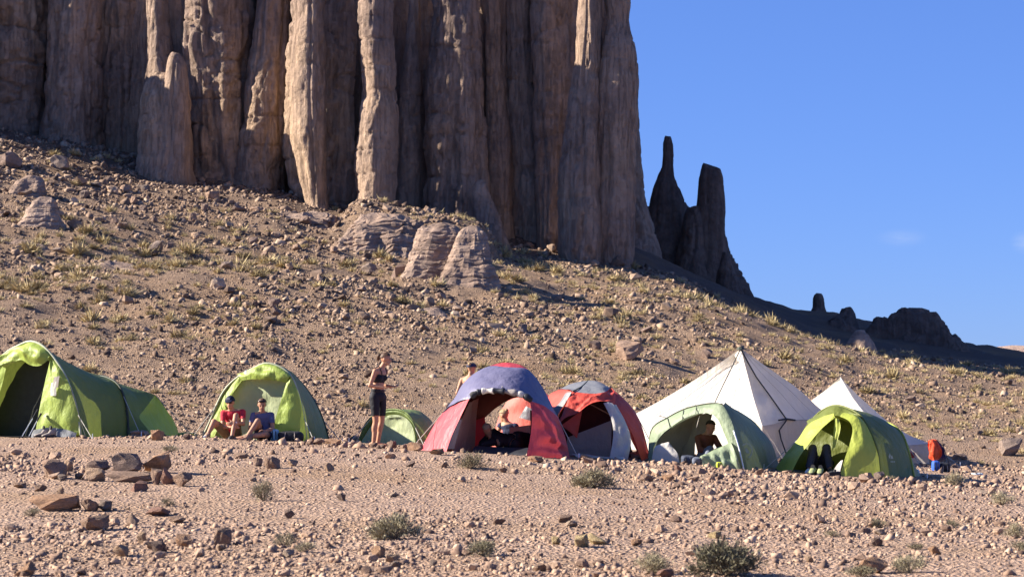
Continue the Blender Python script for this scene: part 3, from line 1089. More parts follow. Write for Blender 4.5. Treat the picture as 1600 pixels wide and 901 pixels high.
# ---- footprints kept free of scattered stones (x, y, radius)
KEEP = []
for px, pb, r, Y in ((60, 684, 1.5, 44.2), (160, 684, 1.3, 45.0), (240, 682, .7, 45.2), (405, 690, 1.2, 45), (470, 690, .9, 46), (618, 697, .7, 45),
                     (770, 712, 1.2, 41.6), (850, 712, 1.0, 42), (935, 712, 1.1, 43.5), (1110, 716, 1.2, 43.2), (1320, 735, 1.2, 40.6), (1385, 740, .7, 41.2),
                     (1140, 700, 2.6, 51.5), (1330, 700, 2.4, 53)):
    KEEP.append(((px - 800) / F * Y, Y, r))


LM = [(45, 330, "the layered stump"), (12, 250, "the rounded dark boulder"), (92, 255, "the jagged boulder"), (250, 200, "the forward buttress"),
      (340, 445, "the pale boulder"), (430, 488, "the dark boulder pair"), (580, 425, "the angular grey boulder"), (580, 360, "the ledge apron"),
      (672, 390, "the middle rock slab"), (725, 400, "the rounded rock hump"), (437, 335, "the flat terrace"), (145, 412, "the dark thin ledge"),
      (985, 548, "the big brown boulder"), (1158, 545, "the white tent peak"), (1313, 590, "the smaller white peak"), (1582, 700, "the big grey boulder"),
      (960, 400, "the cliff corner"), (1350, 540, "the pale rock cone"), (668, 490, "the bedrock rib"), (590, 560, "the standing woman"),
      (50, 540, "the largest tunnel tent"), (240, 615, "the tunnel tent tail"), (416, 568, "the green dome top"), (620, 640, "the smallest tent"),
      (788, 566, "the blue tent top"), (920, 594, "the grey tent crown"), (890, 615, "the slope's lone boulder"), (1440, 690, "the orange jacket"),
      (180, 740, "the fire ring"), (85, 790, "the large low boulder"), (347, 840, "the tall pointed stone"), (411, 768, "the rounded shrub"),
      (618, 822, "the wide olive shrub"), (738, 718, "the spiky shrub"), (927, 745, "the wide dry shrub"), (1130, 868, "the largest dark shrub"),
      (460, 850, "the twin shrubs"), (752, 855, "the bottom centre shrub"), (600, 865, "the orange bottom stone"), (920, 842, "the broken yellow slab"),
      (1018, 880, "the grey green shrub"), (1366, 882, "the smooth orange stone"), (1320, 735, "the bright tunnel tent"), (1110, 718, "the sage tent"),
      (1486, 815, "the small round shrub"), (1371, 815, "the small dark shrub"), (1460, 860, "the orange wedge stone"), (1566, 780, "the flat shrub"),
      (533, 776, "the lone dark stone"), (425, 725, "the stone row"), (1277, 810, "the pointed brown stone"), (244, 855, "the sharp shadowed stone"),
      (1200, 520, "the shadow edge"), (250, 480, "the golden tuft patch"), (1480, 640, "the bare right slope"), (800, 480, "the mid slope")]
_ORD = ["", "second ", "third ", "fourth ", "fifth ", "sixth ", "seventh ", "eighth ", "ninth ", "tenth "]


def name_apart(xs, ys, what):
    """labels that single each piece out by its nearest landmark in view"""
    px_ = 800 + xs / ys * F
    py_ = 554 - (land(xs, ys) - EYE) / ys * F
    cell = {}
    for i in range(len(xs)):
        dd = [((px_[i] - a) ** 2 + (py_[i] - b) ** 2, k) for k, (a, b, _) in enumerate(LM)]
        d2, k = min(dd)
        dx, dy = px_[i] - LM[k][0], py_[i] - LM[k][1]
        if abs(dx) > 2.2 * abs(dy):
            w = "right of" if dx > 0 else "left of"
        elif abs(dy) > 2.2 * abs(dx):
            w = "below" if dy > 0 else "above"
        else:
            w = ("lower " if dy > 0 else "upper ") + ("right of" if dx > 0 else "left of")
        cell.setdefault((k, w), []).append((d2, i))
    out = [None] * len(xs)
    for (k, w), L in cell.items():
        for r_, (_, i) in enumerate(sorted(L)):
            o_ = _ORD[r_] if r_ < len(_ORD) else "%dth " % (r_ + 1)
            out[i] = "%s, %snearest at %s %s" % (what, o_, w, LM[k][2]) if w[:5] in ("lower", "upper") else "%s, %snearest %s %s" % (what, o_, w, LM[k][2])
    return out


def scatter(n, y0, y1, med, sig, mx, power, seed):
    g = np.random.default_rng(seed)
    u = g.random(n)
    a, b = y0 ** (1 - power), y1 ** (1 - power)
    y = (a + (b - a) * u) ** (1 / (1 - power))
    x = (g.random(n) * 2 - 1) * (0.232 * y + 1.6)
    pxs = np.minimum(med * np.exp(sig * g.standard_normal(n)), mx)
    ok = np.ones(n, bool)
    for kx, ky, r in KEEP:
        ok &= (x - kx) ** 2 + (y - ky) ** 2 > (r + 0.05) ** 2
    # under the cliff nothing is needed
    ok &= y < Ycliff(x) + 2
    return x[ok], y[ok], pxs[ok], g


ICO_V = None


def ico():
    v = np.array([(x, y, z) for x in (-.42, .42) for y in (-.42, .42) for z in (-.42, .42)])
    f = np.array([(0, 1, 3), (0, 3, 2), (4, 6, 7), (4, 7, 5), (0, 4, 5), (0, 5, 1), (2, 3, 7), (2, 7, 6), (0, 2, 6), (0, 6, 4), (1, 5, 7), (1, 7, 3)])
    return v, f


def merged_stones(name, x, y, size, mat, seed):
    """many small angular stones joined into one 'stuff' mesh"""
    g = np.random.default_rng(seed)
    v0, f0 = ico()
    n = len(x)
    k = len(v0)
    j = v0[None] + 0.46 * (g.random((n, k, 3)) - 0.5)
    sc_ = np.stack([size * g.uniform(0.75, 1.25, n), size * g.uniform(0.65, 1.1, n), size * g.uniform(0.40, 0.85, n)], 1)
    q = g.standard_normal((n, 4)) * np.array((1, 0.45, 0.45, 1.0))
    q /= np.linalg.norm(q, axis=1)[:, None]
    w, a, b, c = q.T
    Rm = np.stack([1 - 2 * (b * b + c * c), 2 * (a * b - c * w), 2 * (a * c + b * w),
                   2 * (a * b + c * w), 1 - 2 * (a * a + c * c), 2 * (b * c - a * w),
                   2 * (a * c - b * w), 2 * (b * c + a * w), 1 - 2 * (a * a + b * b)], 1).reshape(n, 3, 3)
    P = np.einsum('nij,nkj->nki', Rm, j * sc_[:, None, :])
    z = land(x, y)
    P += np.stack([x, y, z + size * 0.06], 1)[:, None, :]
    f = (f0[None] + (np.arange(n) * k)[:, None, None]).reshape(-1, 3)
    me = mesh_np(name, P.reshape(-1, 3), f)
    return tag(link(name, me, mat), kind='stuff')


def individuals(x, y, size, pool, mat, label, group, name, g):
    labs = name_apart(x, y, label)
    for i in range(len(x)):
        o = bpy.data.objects.new(name, stone_mesh(pool, int(g.integers(len(pool))), mat))
        COL.objects.link(o)
        s = float(size[i])
        o.scale = (s * g.uniform(0.8, 1.25), s * g.uniform(0.7, 1.1), s * g.uniform(0.5, 0.85))
        o.rotation_euler = (g.uniform(-.25, .25), g.uniform(-.25, .25), g.uniform(0, 6.28))
        o.location = (float(x[i]), float(y[i]), ground(float(x[i]), float(y[i])) - 0.14 * s)
        tag(o, labs[i], "stone", group)


_r = random.Random(5)
_exl = name_apart(np.array([q[0] for q in _exg]), np.array([q[1] for q in _exg]), "small boulder on the slope")
for k, (a, b) in enumerate(_extra):
    place_rock(a, b, _r.uniform(11, 22), _r.uniform(8, 15), _r.choice(('brown', 'dark', 'grey', 'brown', 'tan')), _exl[k], k, name="boulder", sink=0.2, tilt=_r.uniform(-.2, .2), group="small boulders on the slope")
# foreground: 150 largest as single stones, the rest as gravel
x, y, p, g = scatter(54000, 13.0, 55.0, 3.2, 0.60, 18, 1.7, 41)
cl_ = fbm(x * 0.30, y * 0.16, 0, 3, 66) + 0.5 * fbm(x * 1.1, y * 0.6, 0, 2, 67)
keep = g.random(len(x)) < np.clip(0.68 + 1.3 * cl_, 0.16, 1)
x, y, p, cl_ = x[keep], y[keep], p[keep], cl_[keep]
p = p * (1 + 0.35 * np.clip(cl_, -0.6, 0.6))
size = p * y / F
big = np.argsort(-p)[:150]
mask = np.zeros(len(x), bool)
mask[big] = True
individuals(x[big], y[big], size[big], STONES, M['stone'], "loose stone on the gravel",
            "stones scattered on the gravel before the tents", "stone", g)
merged_stones("gravel", x[~mask], y[~mask], size[~mask], M['gravel'], 42)

x, y, p, g = scatter(84000, 52.0, 133.0, 3.3, 0.56, 22, 0.65, 43)
clump = fbm(x * 0.16, y * 0.10, 0, 3, 61)
keep = g.random(len(x)) < np.clip(0.85 + 0.8 * clump, 0.45, 1)
x, y, p, clump = x[keep], y[keep], p[keep], clump[keep]
p = p * (1 + 0.5 * np.clip(clump, -0.5, 0.6))
pxl = 800 + x / y * F
p = p * (1 - 0.12 * sstep(78, 105, y)) * (1 - 0.20 * (1 - sstep(66, 92, y))) * (1 - 0.18 * sstep(850, 1150, pxl))
keep = g.random(len(x)) < 1 - 0.40 * sstep(900, 1200, pxl)
x, y, p = x[keep], y[keep], p[keep]
size = p * y / F
big = np.argsort(-p)[:150]
mask = np.zeros(len(x), bool)
mask[big] = True
individuals(x[big], y[big], size[big], STONES, M['hillstone'], "scree block on the hillside",
            "scree blocks on the hillside", "stone", g)
merged_stones("scree_rubble", x[~mask], y[~mask], size[~mask], M['scree'], 44)


# ================================================================== PLANTS
M['straw'] = mat_leaf("dry_tuft", [(0.0, (0.19, 0.15, 0.072)), (0.35, (0.35, 0.275, 0.14)), (0.65, (0.49, 0.39, 0.205)), (1.0, (0.62, 0.51, 0.30))])
M['olive'] = mat_leaf("grey_shrub", [(0.0, (0.12, 0.105, 0.066)), (0.4, (0.25, 0.22, 0.14)), (0.7, (0.38, 0.33, 0.215)), (1.0, (0.52, 0.45, 0.30))])
M['dolive'] = mat_leaf("green_shrub", [(0.0, (0.085, 0.08, 0.05)), (0.45, (0.17, 0.155, 0.10)), (0.75, (0.26, 0.235, 0.15)), (1.0, (0.40, 0.35, 0.235))])
M['twig'] = mat_plain("dry_twig", (0.20, 0.15, 0.10), 0.9)


def tuft_np(seed, n=230, wid=0.016):
    """dome of fine dry stems, unit width 1, height about 0.6"""
    g = np.random.default_rng(seed)
    lob = np.stack([g.uniform(-.22, .22, 5), g.uniform(-.22, .22, 5), g.uniform(-.05, .02, 5)], 1)
    lob[0] = 0
    th = g.uniform(0, 2 * math.pi, n)
    el = np.arcsin(g.uniform(0.02, 1, n))
    rad = g.uniform(0.20, 0.42, n)
    d = np.stack([np.cos(th) * np.cos(el), np.sin(th) * np.cos(el), np.sin(el) * 1.15], 1)
    o = lob[g.integers(5, size=n)] + d * (rad * g.uniform(0.0, 0.55, n))[:, None]
    tip = o + d * rad[:, None] * g.uniform(0.5, 0.9, n)[:, None] + g.standard_normal((n, 3)) * 0.03
    sd = np.cross(d, g.standard_normal((n, 3)))
    sd /= np.linalg.norm(sd, axis=1)[:, None] + 1e-6
    w = wid * g.uniform(0.7, 1.8, n)
    v = np.stack([o - sd * w[:, None], o + sd * w[:, None], tip], 1).reshape(-1, 3)
    v[:, 2] = np.maximum(v[:, 2], -0.02)
    return v, np.arange(n * 3).reshape(-1, 3)


TUFTS = []
for k in range(7):
    v, f = tuft_np(600 + k)
    me = mesh_np("tuft", v, f)
    me.materials.append(M['straw'])
    TUFTS.append((me, v, f))

g = np.random.default_rng(77)
n = 8000
y = 52 + (133 - 52) * g.random(n) ** 0.9
x = (g.random(n) * 2 - 1) * (0.232 * y + 1.5)
cl = fbm(x * 0.10, y * 0.06, 0, 3, 71) + 0.35 * fbm(x * 0.5, y * 0.3, 0, 2, 72)
pxx = 800 + x / y * F
pyy = 554 - (land(x, y) - EYE) / y * F
dens = 0.12 + 1.0 * np.clip(cl, 0, 1)
dens += 0.6 * np.exp(-((pxx - 130) / 200) ** 2 - ((pyy - 440) / 55) ** 2)
dens += 0.35 * np.exp(-((pxx - 420) / 160) ** 2 - ((pyy - 500) / 45) ** 2)
dens += 0.32 * sstep(850, 1050, pxx)
dens *= 1 - 0.75 * np.exp(-((pyy - 300) / 70) ** 2) * (pxx < 500)
ok = (g.random(n) < dens * 0.78) & (y < Ycliff(x) - 1.0)
for kx, ky, r in KEEP:
    ok &= (x - kx) ** 2 + (y - ky) ** 2 > (r + 0.2) ** 2
x, y = x[ok], y[ok]
p = np.minimum(16.5 * np.exp(0.45 * g.standard_normal(len(x))), 46)
p *= 1 + 0.5 * np.exp(-((800 + x / y * F - 200) / 250) ** 2)
size = p * y / F
od = np.argsort(-p)
tl_ = name_apart(x[od[:280]], y[od[:280]], "dry tuft on the hillside")
for q_, i in enumerate(od[:280]):
    me, _, _ = TUFTS[int(g.integers(len(TUFTS)))]
    o = bpy.data.objects.new("dry_tuft", me)
    COL.objects.link(o)
    s = float(size[i])
    o.scale = (s, s * 0.9, s * g.uniform(0.7, 1.0))
    o.rotation_euler = (0, 0, g.uniform(0, 6.28))
    o.location = (float(x[i]), float(y[i]), ground(float(x[i]), float(y[i])) - 0.01)
    tag(o, tl_[q_], "tuft", "dry tufts on the hillside")
vs, fs, nn = [], [], 0
for i in od[280:]:
    me, v, f = TUFTS[int(g.integers(len(TUFTS)))]
    v, f = v[:360], f[:120]
    a = g.uniform(0, 6.28)
    c, s_ = math.cos(a), math.sin(a)
    q = v @ np.array([[c, s_, 0], [-s_, c, 0], [0, 0, g.uniform(0.7, 1.0)]]) * size[i]
    vs.append(q + np.array((x[i], y[i], ground(float(x[i]), float(y[i])))))
    fs.append(f + nn)
    nn += len(v)
tag(link("scrub_undergrowth", mesh_np("scrub_undergrowth", np.vstack(vs), np.vstack(fs)), M['straw']), kind='stuff')


def shrub(px, pyb, w, h, mat, label, seed, n=1100, cat="shrub"):
    gp = G(px, pyb)
    s = gp[1] / F
    W_, H_ = w * s, h * s
    root = empty("shrub", gp, label, cat, "shrubs on the gravel before the tents")
    gg = np.random.default_rng(seed)
    mb = MB()
    # branching twigs
    tips = []
    for k in range(16):
        th = gg.uniform(0, 6.28)
        el = gg.uniform(0.25, 1.4)
        d = np.array((math.cos(th) * math.cos(el) * 0.5 * W_, math.sin(th) * math.cos(el) * 0.45 * W_, math.sin(el) * H_ * 0.8))
        pts = [np.zeros(3), d * 0.5 + gg.standard_normal(3) * 0.03 * W_, d * 0.95]
        pts = cr(pts, 6)
        pts[:, 2] = np.maximum(pts[:, 2], -0.01)
        mb.tube(pts, np.linspace(0.010, 0.004, 6) * (W_ / 0.5), 4)
        tips += [pts[3], pts[4], pts[5]]
    v = np.vstack(mb.v)
    tw = link("twigs", mesh_np("twigs", v, mb.f), M['twig'], root)
    # foliage: small sprigs gathered in clumps about the twig ends
    T = np.array(tips)
    cc = T[gg.integers(len(T), size=n)] + gg.standard_normal((n, 3)) * np.array((0.085 * W_, 0.085 * W_, 0.10 * H_))
    cc[:, 2] = np.abs(cc[:, 2])
    d = cc / np.array((0.5 * W_, 0.5 * W_, 0.9 * H_)) + gg.standard_normal((n, 3)) * 0.55 + np.array((0, 0, 0.35))
    d /= np.linalg.norm(d, axis=1)[:, None]
    ln = gg.uniform(0.05, 0.11, n) * W_ * 0.9
    sd = np.cross(d, gg.standard_normal((n, 3)))
    sd /= np.linalg.norm(sd, axis=1)[:, None]
    wd = ln * 0.13
    vv = np.stack([cc - sd * wd[:, None], cc + sd * wd[:, None], cc + d * ln[:, None]], 1).reshape(-1, 3)
    ff = np.arange(n * 3).reshape(-1, 3)
    tag(link("foliage", mesh_np("foliage", vv, ff), mat, root), kind='stuff')
    return root


SH = [
    (1130, 900, 108, 58, 'dolive', "largest dark grey green shrub at the bottom right of centre", 2600),
    (618, 842, 84, 40, 'olive', "wide olive shrub in the middle of the gravel", 1800),
    (927, 762, 66, 32, 'olive', "wide dry shrub on the gravel before the red and grey tent", 1500),
    (738, 732, 46, 32, 'olive', "small spiky shrub in front of the blue tent door", 1000),
    (411, 782, 40, 36, 'olive', "rounded shrub in the gravel below the seated pair", 1000),
    (446, 852, 36, 24, 'dolive', "left one of the twin low shrubs near the bottom", 700),
    (478, 862, 38, 18, 'olive', "right one of the twin low shrubs near the bottom", 600),
    (752, 868, 56, 26, 'dolive', "low shrub with a pale stone at its foot at the bottom centre", 1000),
    (1018, 898, 62, 36, 'olive', "grey green shrub left of the largest dark one", 1300),
    (1371, 824, 32, 16, 'dolive', "small dark shrub in the right gravel above two stones", 500),
    (1486, 824, 26, 14, 'dolive', "small round shrub in the gravel at the right", 500),
    (1422, 894, 54, 32, 'olive', "pale shrub right of the large smooth orange stone", 1000),
    (1590, 840, 44, 26, 'olive', "shrub cut by the right edge of the gravel", 700),
    (1592, 862, 34, 20, 'dolive', "dark low shrub at the lower right edge", 600),
    (1566, 788, 42, 22, 'olive', "flat shrub near the right edge below the big grey boulder", 700),
    (1490, 758, 40, 24, 'olive', "dry shrub beside the luggage at the right of the camp", 700),
    (1345, 900, 60, 16, 'olive', "thin dry shrub at the bottom edge right of the largest one", 500),
    (262, 790, 26, 15, 'dolive', "small shrub right of the stones below the fire ring", 450),
    (266, 706, 30, 12, 'olive', "low shrub on the crest right of the fire ring", 450),
    (1300, 838, 30, 10, 'olive', "thin low shrub in the right gravel", 350),
    (52, 806, 34, 12, 'olive', "sparse shrub beside the large low boulder at left", 350),
    (1432, 858, 30, 12, 'dolive', "dark low shrub left of the orange wedge stone", 400),
    (1392, 750, 18, 8, 'olive', "tiny shrub at the foot of the bright green tent", 250),
]
for k, (px, pb, w, h, mt, lab, nn) in enumerate(SH):
    shrub(px, pb, w, h, M[mt], lab, 1000 + k, int(nn * 2.0))

# ================================================================== TENTS
LIME = (0.34, 0.44, 0.08)
M['lime'] = mat_fabric("lime_cloth", LIME, 0.30, 0.5)
M['lime_body'] = mat_fabric("shaded_lime_cloth", (0.18, 0.23, 0.065), 0.42, 0.5, (0.18, 0.22, 0.04))  # lime darkened for tent bodies: their shaded side is in the colour
M['green'] = mat_fabric("leaf_green_cloth", (0.22, 0.29, 0.09), 0.28, 0.55)
M['palegreen'] = mat_fabric("pale_green_liner", (0.48, 0.54, 0.30), 0.5, 0.7)
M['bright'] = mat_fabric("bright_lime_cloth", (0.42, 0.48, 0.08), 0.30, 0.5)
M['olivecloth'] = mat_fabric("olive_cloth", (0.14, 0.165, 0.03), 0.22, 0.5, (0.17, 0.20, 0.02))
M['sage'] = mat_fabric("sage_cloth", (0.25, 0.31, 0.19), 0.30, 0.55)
M['sageshade'] = mat_fabric("shaded_sage_cloth", (0.13, 0.165, 0.10), 0.16, 0.55)  # darker copy of sage, the side's shade painted into the cloth
M['blue'] = mat_fabric("violet_blue_cloth", (0.155, 0.148, 0.235), 0.16, 0.45)
M['pink'] = mat_fabric("pink_red_cloth", (0.56, 0.07, 0.085), 0.24, 0.5)
M['red'] = mat_fabric("orange_red_cloth", (0.55, 0.075, 0.05), 0.22, 0.55)
M['salmon'] = mat_fabric("faded_red_cloth", (0.66, 0.17, 0.13), 0.25, 0.6)
M['greycloth'] = mat_fabric("grey_cloth", (0.19, 0.195, 0.205), 0.15, 0.5)
M['white'] = mat_fabric("white_canvas", (0.76, 0.72, 0.64), 0.62, 0.75)
M['wallcanvas'] = mat_fabric("shaded_wall_and_seam", (0.50, 0.44, 0.37), 0.40, 0.8)  # white canvas greyed to paint shade on the walls; also colours seams
M['liner'] = mat_fabric("white_liner", (0.72, 0.68, 0.62), 0.6, 0.7)
M['meshgrey'] = mat_fabric("grey_mesh", (0.36, 0.32, 0.29), 0.4, 0.8)
M['beige'] = mat_fabric("beige_mesh", (0.36, 0.33, 0.27), 0.25, 0.8)
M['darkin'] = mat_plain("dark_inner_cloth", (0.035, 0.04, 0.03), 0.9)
M['maroonin'] = mat_plain("interior_shade_red", (0.05, 0.018, 0.016), 0.9)  # near-black red that paints the unlit inside of the tents
M['floor'] = mat_plain("black_floor_cloth", (0.022, 0.024, 0.032), 0.5)
M['sleeve'] = mat_plain("pole_sleeve_grey", (0.40, 0.42, 0.28), 0.5)
M['darksleeve'] = mat_plain("pole_sleeve_dark", (0.05, 0.06, 0.04), 0.6)
M['pole'] = mat_plain("pole_metal", (0.75, 0.75, 0.75), 0.35, metal=0.6)
M['cord'] = mat_plain("dark_cord", (0.05, 0.05, 0.05), 0.8)
M['print'] = mat_plain("pale_print", (0.45, 0.50, 0.36), 0.7)
M['greyprint'] = mat_plain("grey_print", (0.30, 0.36, 0.28), 0.7)


DY = 0.0                                    # shift in depth of the tent being built


def C(pts):
    """curve of (px, py or 'g', depth) -> world points; 'g' puts the point on the ground"""
    out = []
    for px, py, Y in pts:
        Y = Y + DY
        if py == 'g':
            x = (px - 800) / F * Y
            out.append((x, Y, ground(x, Y) - 0.02))
        else:
            out.append(tuple(W(px, py, Y)))
    return np.array(out)


def panel(name, A, B, m, root, nu=26, nv=14, bulge=0.0, wr=0.012, wf=5.0, seed=0, straight=False, fold=0.0, label=None):
    """cloth stretched between two edges, with slack and creases"""
    rs = lin if straight else cr
    a, b = rs(A, nu), rs(B, nu)
    t = np.linspace(0, 1, nv)[None, :, None]
    g = a[:, None, :] * (1 - t) + b[:, None, :] * t
    du = np.gradient(g, axis=0)
    dv = np.gradient(g, axis=1)
    n = np.cross(du, dv)
    n /= np.linalg.norm(n, axis=2)[:, :, None] + 1e-9
    flip = np.sign(np.sum(n * np.array((0, -1, 0.15)), axis=2)).mean()
    n = n * (1 if flip >= 0 else -1)
    u = np.linspace(0, 1, nu)[:, None] * np.ones((1, nv))
    v = np.ones((nu, 1)) * np.linspace(0, 1, nv)[None, :]
    d = bulge * 4 * v * (1 - v)
    edge = np.clip(np.minimum(v, 1 - v) * 6, 0, 1)
    d = d + wr * 2.2 * fbm(u * wf + seed, v * 2.0, seed * 0.7, 3, 400 + seed) * edge
    if fold:
        d = d + fold * np.sin(u * 22 + 3 * v + seed) * edge * (0.4 + 0.6 * vnoise(u * 4, v * 2, seed, 5) ** 2)
    g = g + n * d[:, :, None]
    k = nv
    i = np.arange(nu - 1)[:, None] * k + np.arange(nv - 1)[None, :]
    f = np.stack([i, i + k, i + k + 1, i + 1], 2).reshape(-1, 4)
    o = put(name, g.reshape(-1, 3), f, m, root, True)
    if label:
        o["label"] = label
    return o, g


def closed(name, curve, m, root, **kw):
    """panel filling the space under an arch"""
    c = cr(curve, 41)
    return panel(name, c[:21], c[20:][::-1], m, root, straight=True, **kw)


def sleeve(name, pts, r, m, root, n=40, k=6):
    v, f = tube_np(cr(pts, n), r, k)
    return put(name, v, f, m, root, True)


def cord(pts, root, r=0.006, m=None, name="guy_line"):
    v, f = tube_np(lin(pts, 6), r, 4)
    return put(name, v, f, m or M['cord'], root)


def tent(name, px, Y, label, group=None):
    x = (px - 800) / F * Y
    return empty(name, (x, Y, ground(x, Y)), label, "tent", group)


# ---- A: the large tunnel tent at the left edge
A = tent("tunnel_tent", 90, 44.5, "largest light green tunnel tent with an open dark door at the left edge")
aH0 = [(-38, 'g', 44.9), (-32, 640, 44.85), (-18, 595, 44.7), (5, 556, 44.5), (30, 540, 44.3), (50, 534, 44.1), (72, 545, 43.9), (97, 578, 43.65), (112, 612, 43.5), (122, 648, 43.4), (128, 'g', 43.3)]
aH1 = [(60, 'g', 46.0), (75, 640, 45.9), (110, 603, 45.6), (150, 588, 45.2), (178, 596, 44.8), (192, 616, 44.6), (199, 648, 44.5), (200, 'g', 44.4)]
h0, h1 = C(aH0), C(aH1)
panel("canopy", h0, h1, M['lime_body'], A, 48, 22, 0.05, 0.010, 4, 1)
panel("rear_panel", C(aH1[3:]), C([(243, 617, 45.4), (225, 640, 44.95), (218, 652, 44.7), (232, 672, 44.55), (238, 'g', 44.5)]), M['lime_body'], A, 24, 12, 0.0, 0.02, 3, 2)
panel("end_panel", C([(243, 617, 45.4), (225, 640, 44.95), (218, 652, 44.7), (232, 672, 44.55), (238, 'g', 44.5)]), C([(243.5, 617, 45.4), (262, 643, 45.7), (272, 658, 45.85), (283, 'g', 46.0)]), M['lime'], A, 20, 10, 0.0, 0.012, 3, 3, label="paler end panel")
panel("far_panel", C(aH1[:4]), C([(205, 'g', 46.9), (225, 650, 46.5), (243, 617, 45.4)]), M['lime_body'], A, 20, 10, 0, 0.01, 3, 4)
panel("far_end_panel", C([(205, 'g', 46.9), (225, 650, 46.5), (243, 617, 45.4)]), C([(283, 'g', 46.0), (262, 643, 45.7), (243.5, 617, 45.4)]), M['lime_body'], A, 16, 8, 0, 0.01, 3, 5)
o, ga = panel("door_curtain", C([(79, 560, 43.75), (69, 602, 43.7), (61, 642, 43.65), (56, 671, 43.6)]), C([(80, 556, 43.8), (98, 579, 43.6), (113, 612, 43.45), (123, 648, 43.35), (128, 676, 43.3)]), M['lime'], A, 30, 18, 0.04, 0.03, 2.5, 6, fold=0.012, label="tied back lime door curtain")
panel("door_awning", C([(-2, 560, 44.5), (18, 546, 44.38), (34, 538, 44.25), (50, 534, 44.08), (70, 544, 43.88), (80, 556, 43.8)]), C([(8, 575, 44.3), (20, 567, 44.2), (33, 562, 44.1), (47, 570, 43.95), (62, 571, 43.82), (77, 561, 43.74)]), M['lime'], A, 34, 14, 0.07, 0.045, 4, 7, fold=0.03, label="crumpled lime awning over the door")
panel("door_flap", C([(-38, 'g', 44.85), (-32, 640, 44.8), (-18, 595, 44.65), (-2, 562, 44.5)]), C([(-22, 'g', 44.6), (-10, 640, 44.5), (2, 605, 44.45), (9, 576, 44.4)]), M['lime'], A, 20, 8, 0.03, 0.03, 3, 8)
closed("inner_tent", C([(-28, 'g', 45.4), (-24, 640, 45.35), (-10, 600, 45.2), (10, 566, 45.0), (32, 550, 44.8), (50, 546, 44.65), (70, 556, 44.45), (92, 588, 44.2), (106, 618, 44.05), (116, 650, 43.95), (120, 'g', 43.9)]), M['darkin'], A, wr=0.03, seed=9, label="dark inner tent wall behind the door")
panel("window", C([(84, 589, 43.6), (80, 603, 43.6), (78, 617, 43.6)]), C([(93, 587, 43.52), (91, 602, 43.52), (88, 618, 43.52)]), M['meshgrey'], A, 6, 5, 0.0, 0.005, 2, 10, label="small grey mesh window")
panel("window_flap", C([(80, 598, 43.53), (79, 606, 43.53), (79, 618, 43.53)]), C([(89, 595, 43.46), (88, 606, 43.46), (88, 618, 43.46)]), M['liner'], A, 6, 5, 0.01, 0.01, 2, 11)
panel("mud_skirt", C([(53, 671, 43.58), (75, 668, 43.5), (100, 670, 43.38), (120, 676, 43.28)]), C([(48, 'g', 43.3), (72, 'g', 43.25), (95, 'g', 43.15), (116, 'g', 43.1)]), M['greycloth'], A, 26, 6, 0.0, 0.02, 8, 12, fold=0.015)
sleeve("pole_sleeve", h0 + np.array((0, -0.02, 0.01)), 0.024, M['sleeve'], A)
sleeve("pole_sleeve", h1 + np.array((0.01, -0.02, 0.01)), 0.022, M['darksleeve'], A)
panel("floor", C([(-28, 'g', 44.7), (56, 'g', 43.75)]) + np.array((0, 0, .03)), C([(-10, 'g', 46.0), (110, 'g', 44.3)]) + np.array((0, 0, .03)), M['floor'], A, 8, 6, 0, 0.0, 2, 13)
cord(C([(110, 604, 43.5), (136, 'g', 42.8)]), A)
cord(C([(196, 640, 44.5), (206, 'g', 43.9)]), A)
# ---- B: the green dome the seated pair lean against
B = tent("dome_tent", 410, 44.6, "green dome tent behind the seated pair")
bH0 = [(316, 'g', 44.6), (330, 655, 44.58), (341, 628, 44.55), (354, 606, 44.5), (374, 588, 44.4), (396, 576, 44.3), (416, 568, 44.2), (440, 575, 44.1), (456, 590, 44.0), (466, 615, 43.9), (474, 650, 43.8), (480, 'g', 43.75)]
bH1 = [(370, 'g', 46.7), (392, 620, 46.5), (420, 588, 46.2), (448, 579, 45.9), (470, 597, 45.6), (490, 624, 45.3), (505, 656, 45.1), (516, 'g', 45.0)]
panel("canopy", C(bH0), C(bH1), M['lime_body'], B, 44, 20, 0.04, 0.012, 4, 21)
closed("rear_panel", C(bH1), M['lime_body'], B, wr=0.02, seed=22)
panel("door_flap", C(bH0[:5]), C([(334, 'g', 44.45), (344, 660, 44.42), (352, 640, 44.4), (364, 614, 44.35), (378, 594, 44.3)]), M['lime'], B, 24, 8, 0.02, 0.02, 3, 23)
panel("door_awning", C(bH0[4:9]), C([(378, 594, 44.25), (395, 592, 44.1), (415, 593, 44.0), (435, 595, 43.92), (448, 598, 43.9)]), M['lime'], B, 30, 12, 0.08, 0.04, 4, 24, fold=0.02)
panel("door_curtain", C([(448, 597, 43.88), (440, 622, 43.8), (432, 648, 43.72), (425, 672, 43.65)]), C([(456, 590, 43.95), (467, 615, 43.85), (475, 650, 43.75), (480, 'g', 43.7)]), M['lime'], B, 26, 14, 0.05, 0.03, 3, 25, fold=0.014)
closed("inner_door", C([(330, "g", 44.62), (345, 640, 44.6), (360, 612, 44.56), (380, 592, 44.42), (415, 585, 44.22), (444, 594, 44.08), (458, 630, 43.98), (464, "g", 43.9)]), M['palegreen'], B, wr=0.03, wf=3, seed=26, fold=0.02, label="pale green creased inner door")
sleeve("pole_sleeve", C(bH0) + np.array((0, -0.02, 0.01)), 0.022, M['sleeve'], B)
sleeve("pole_sleeve", C(bH1) + np.array((0.0, -0.01, 0.01)), 0.016, M['darksleeve'], B)
panel("mesh_corner", C([(374, 586, 44.35), (385, 577, 44.28)]), C([(380, 592, 44.22), (388, 588, 44.18)]), M['greycloth'], B, 6, 4, 0.02, 0.0, 2, 27, label="grey corner of the awning")
cord(C([(352, 606, 44.5), (312, 'g', 44.2)]), B)
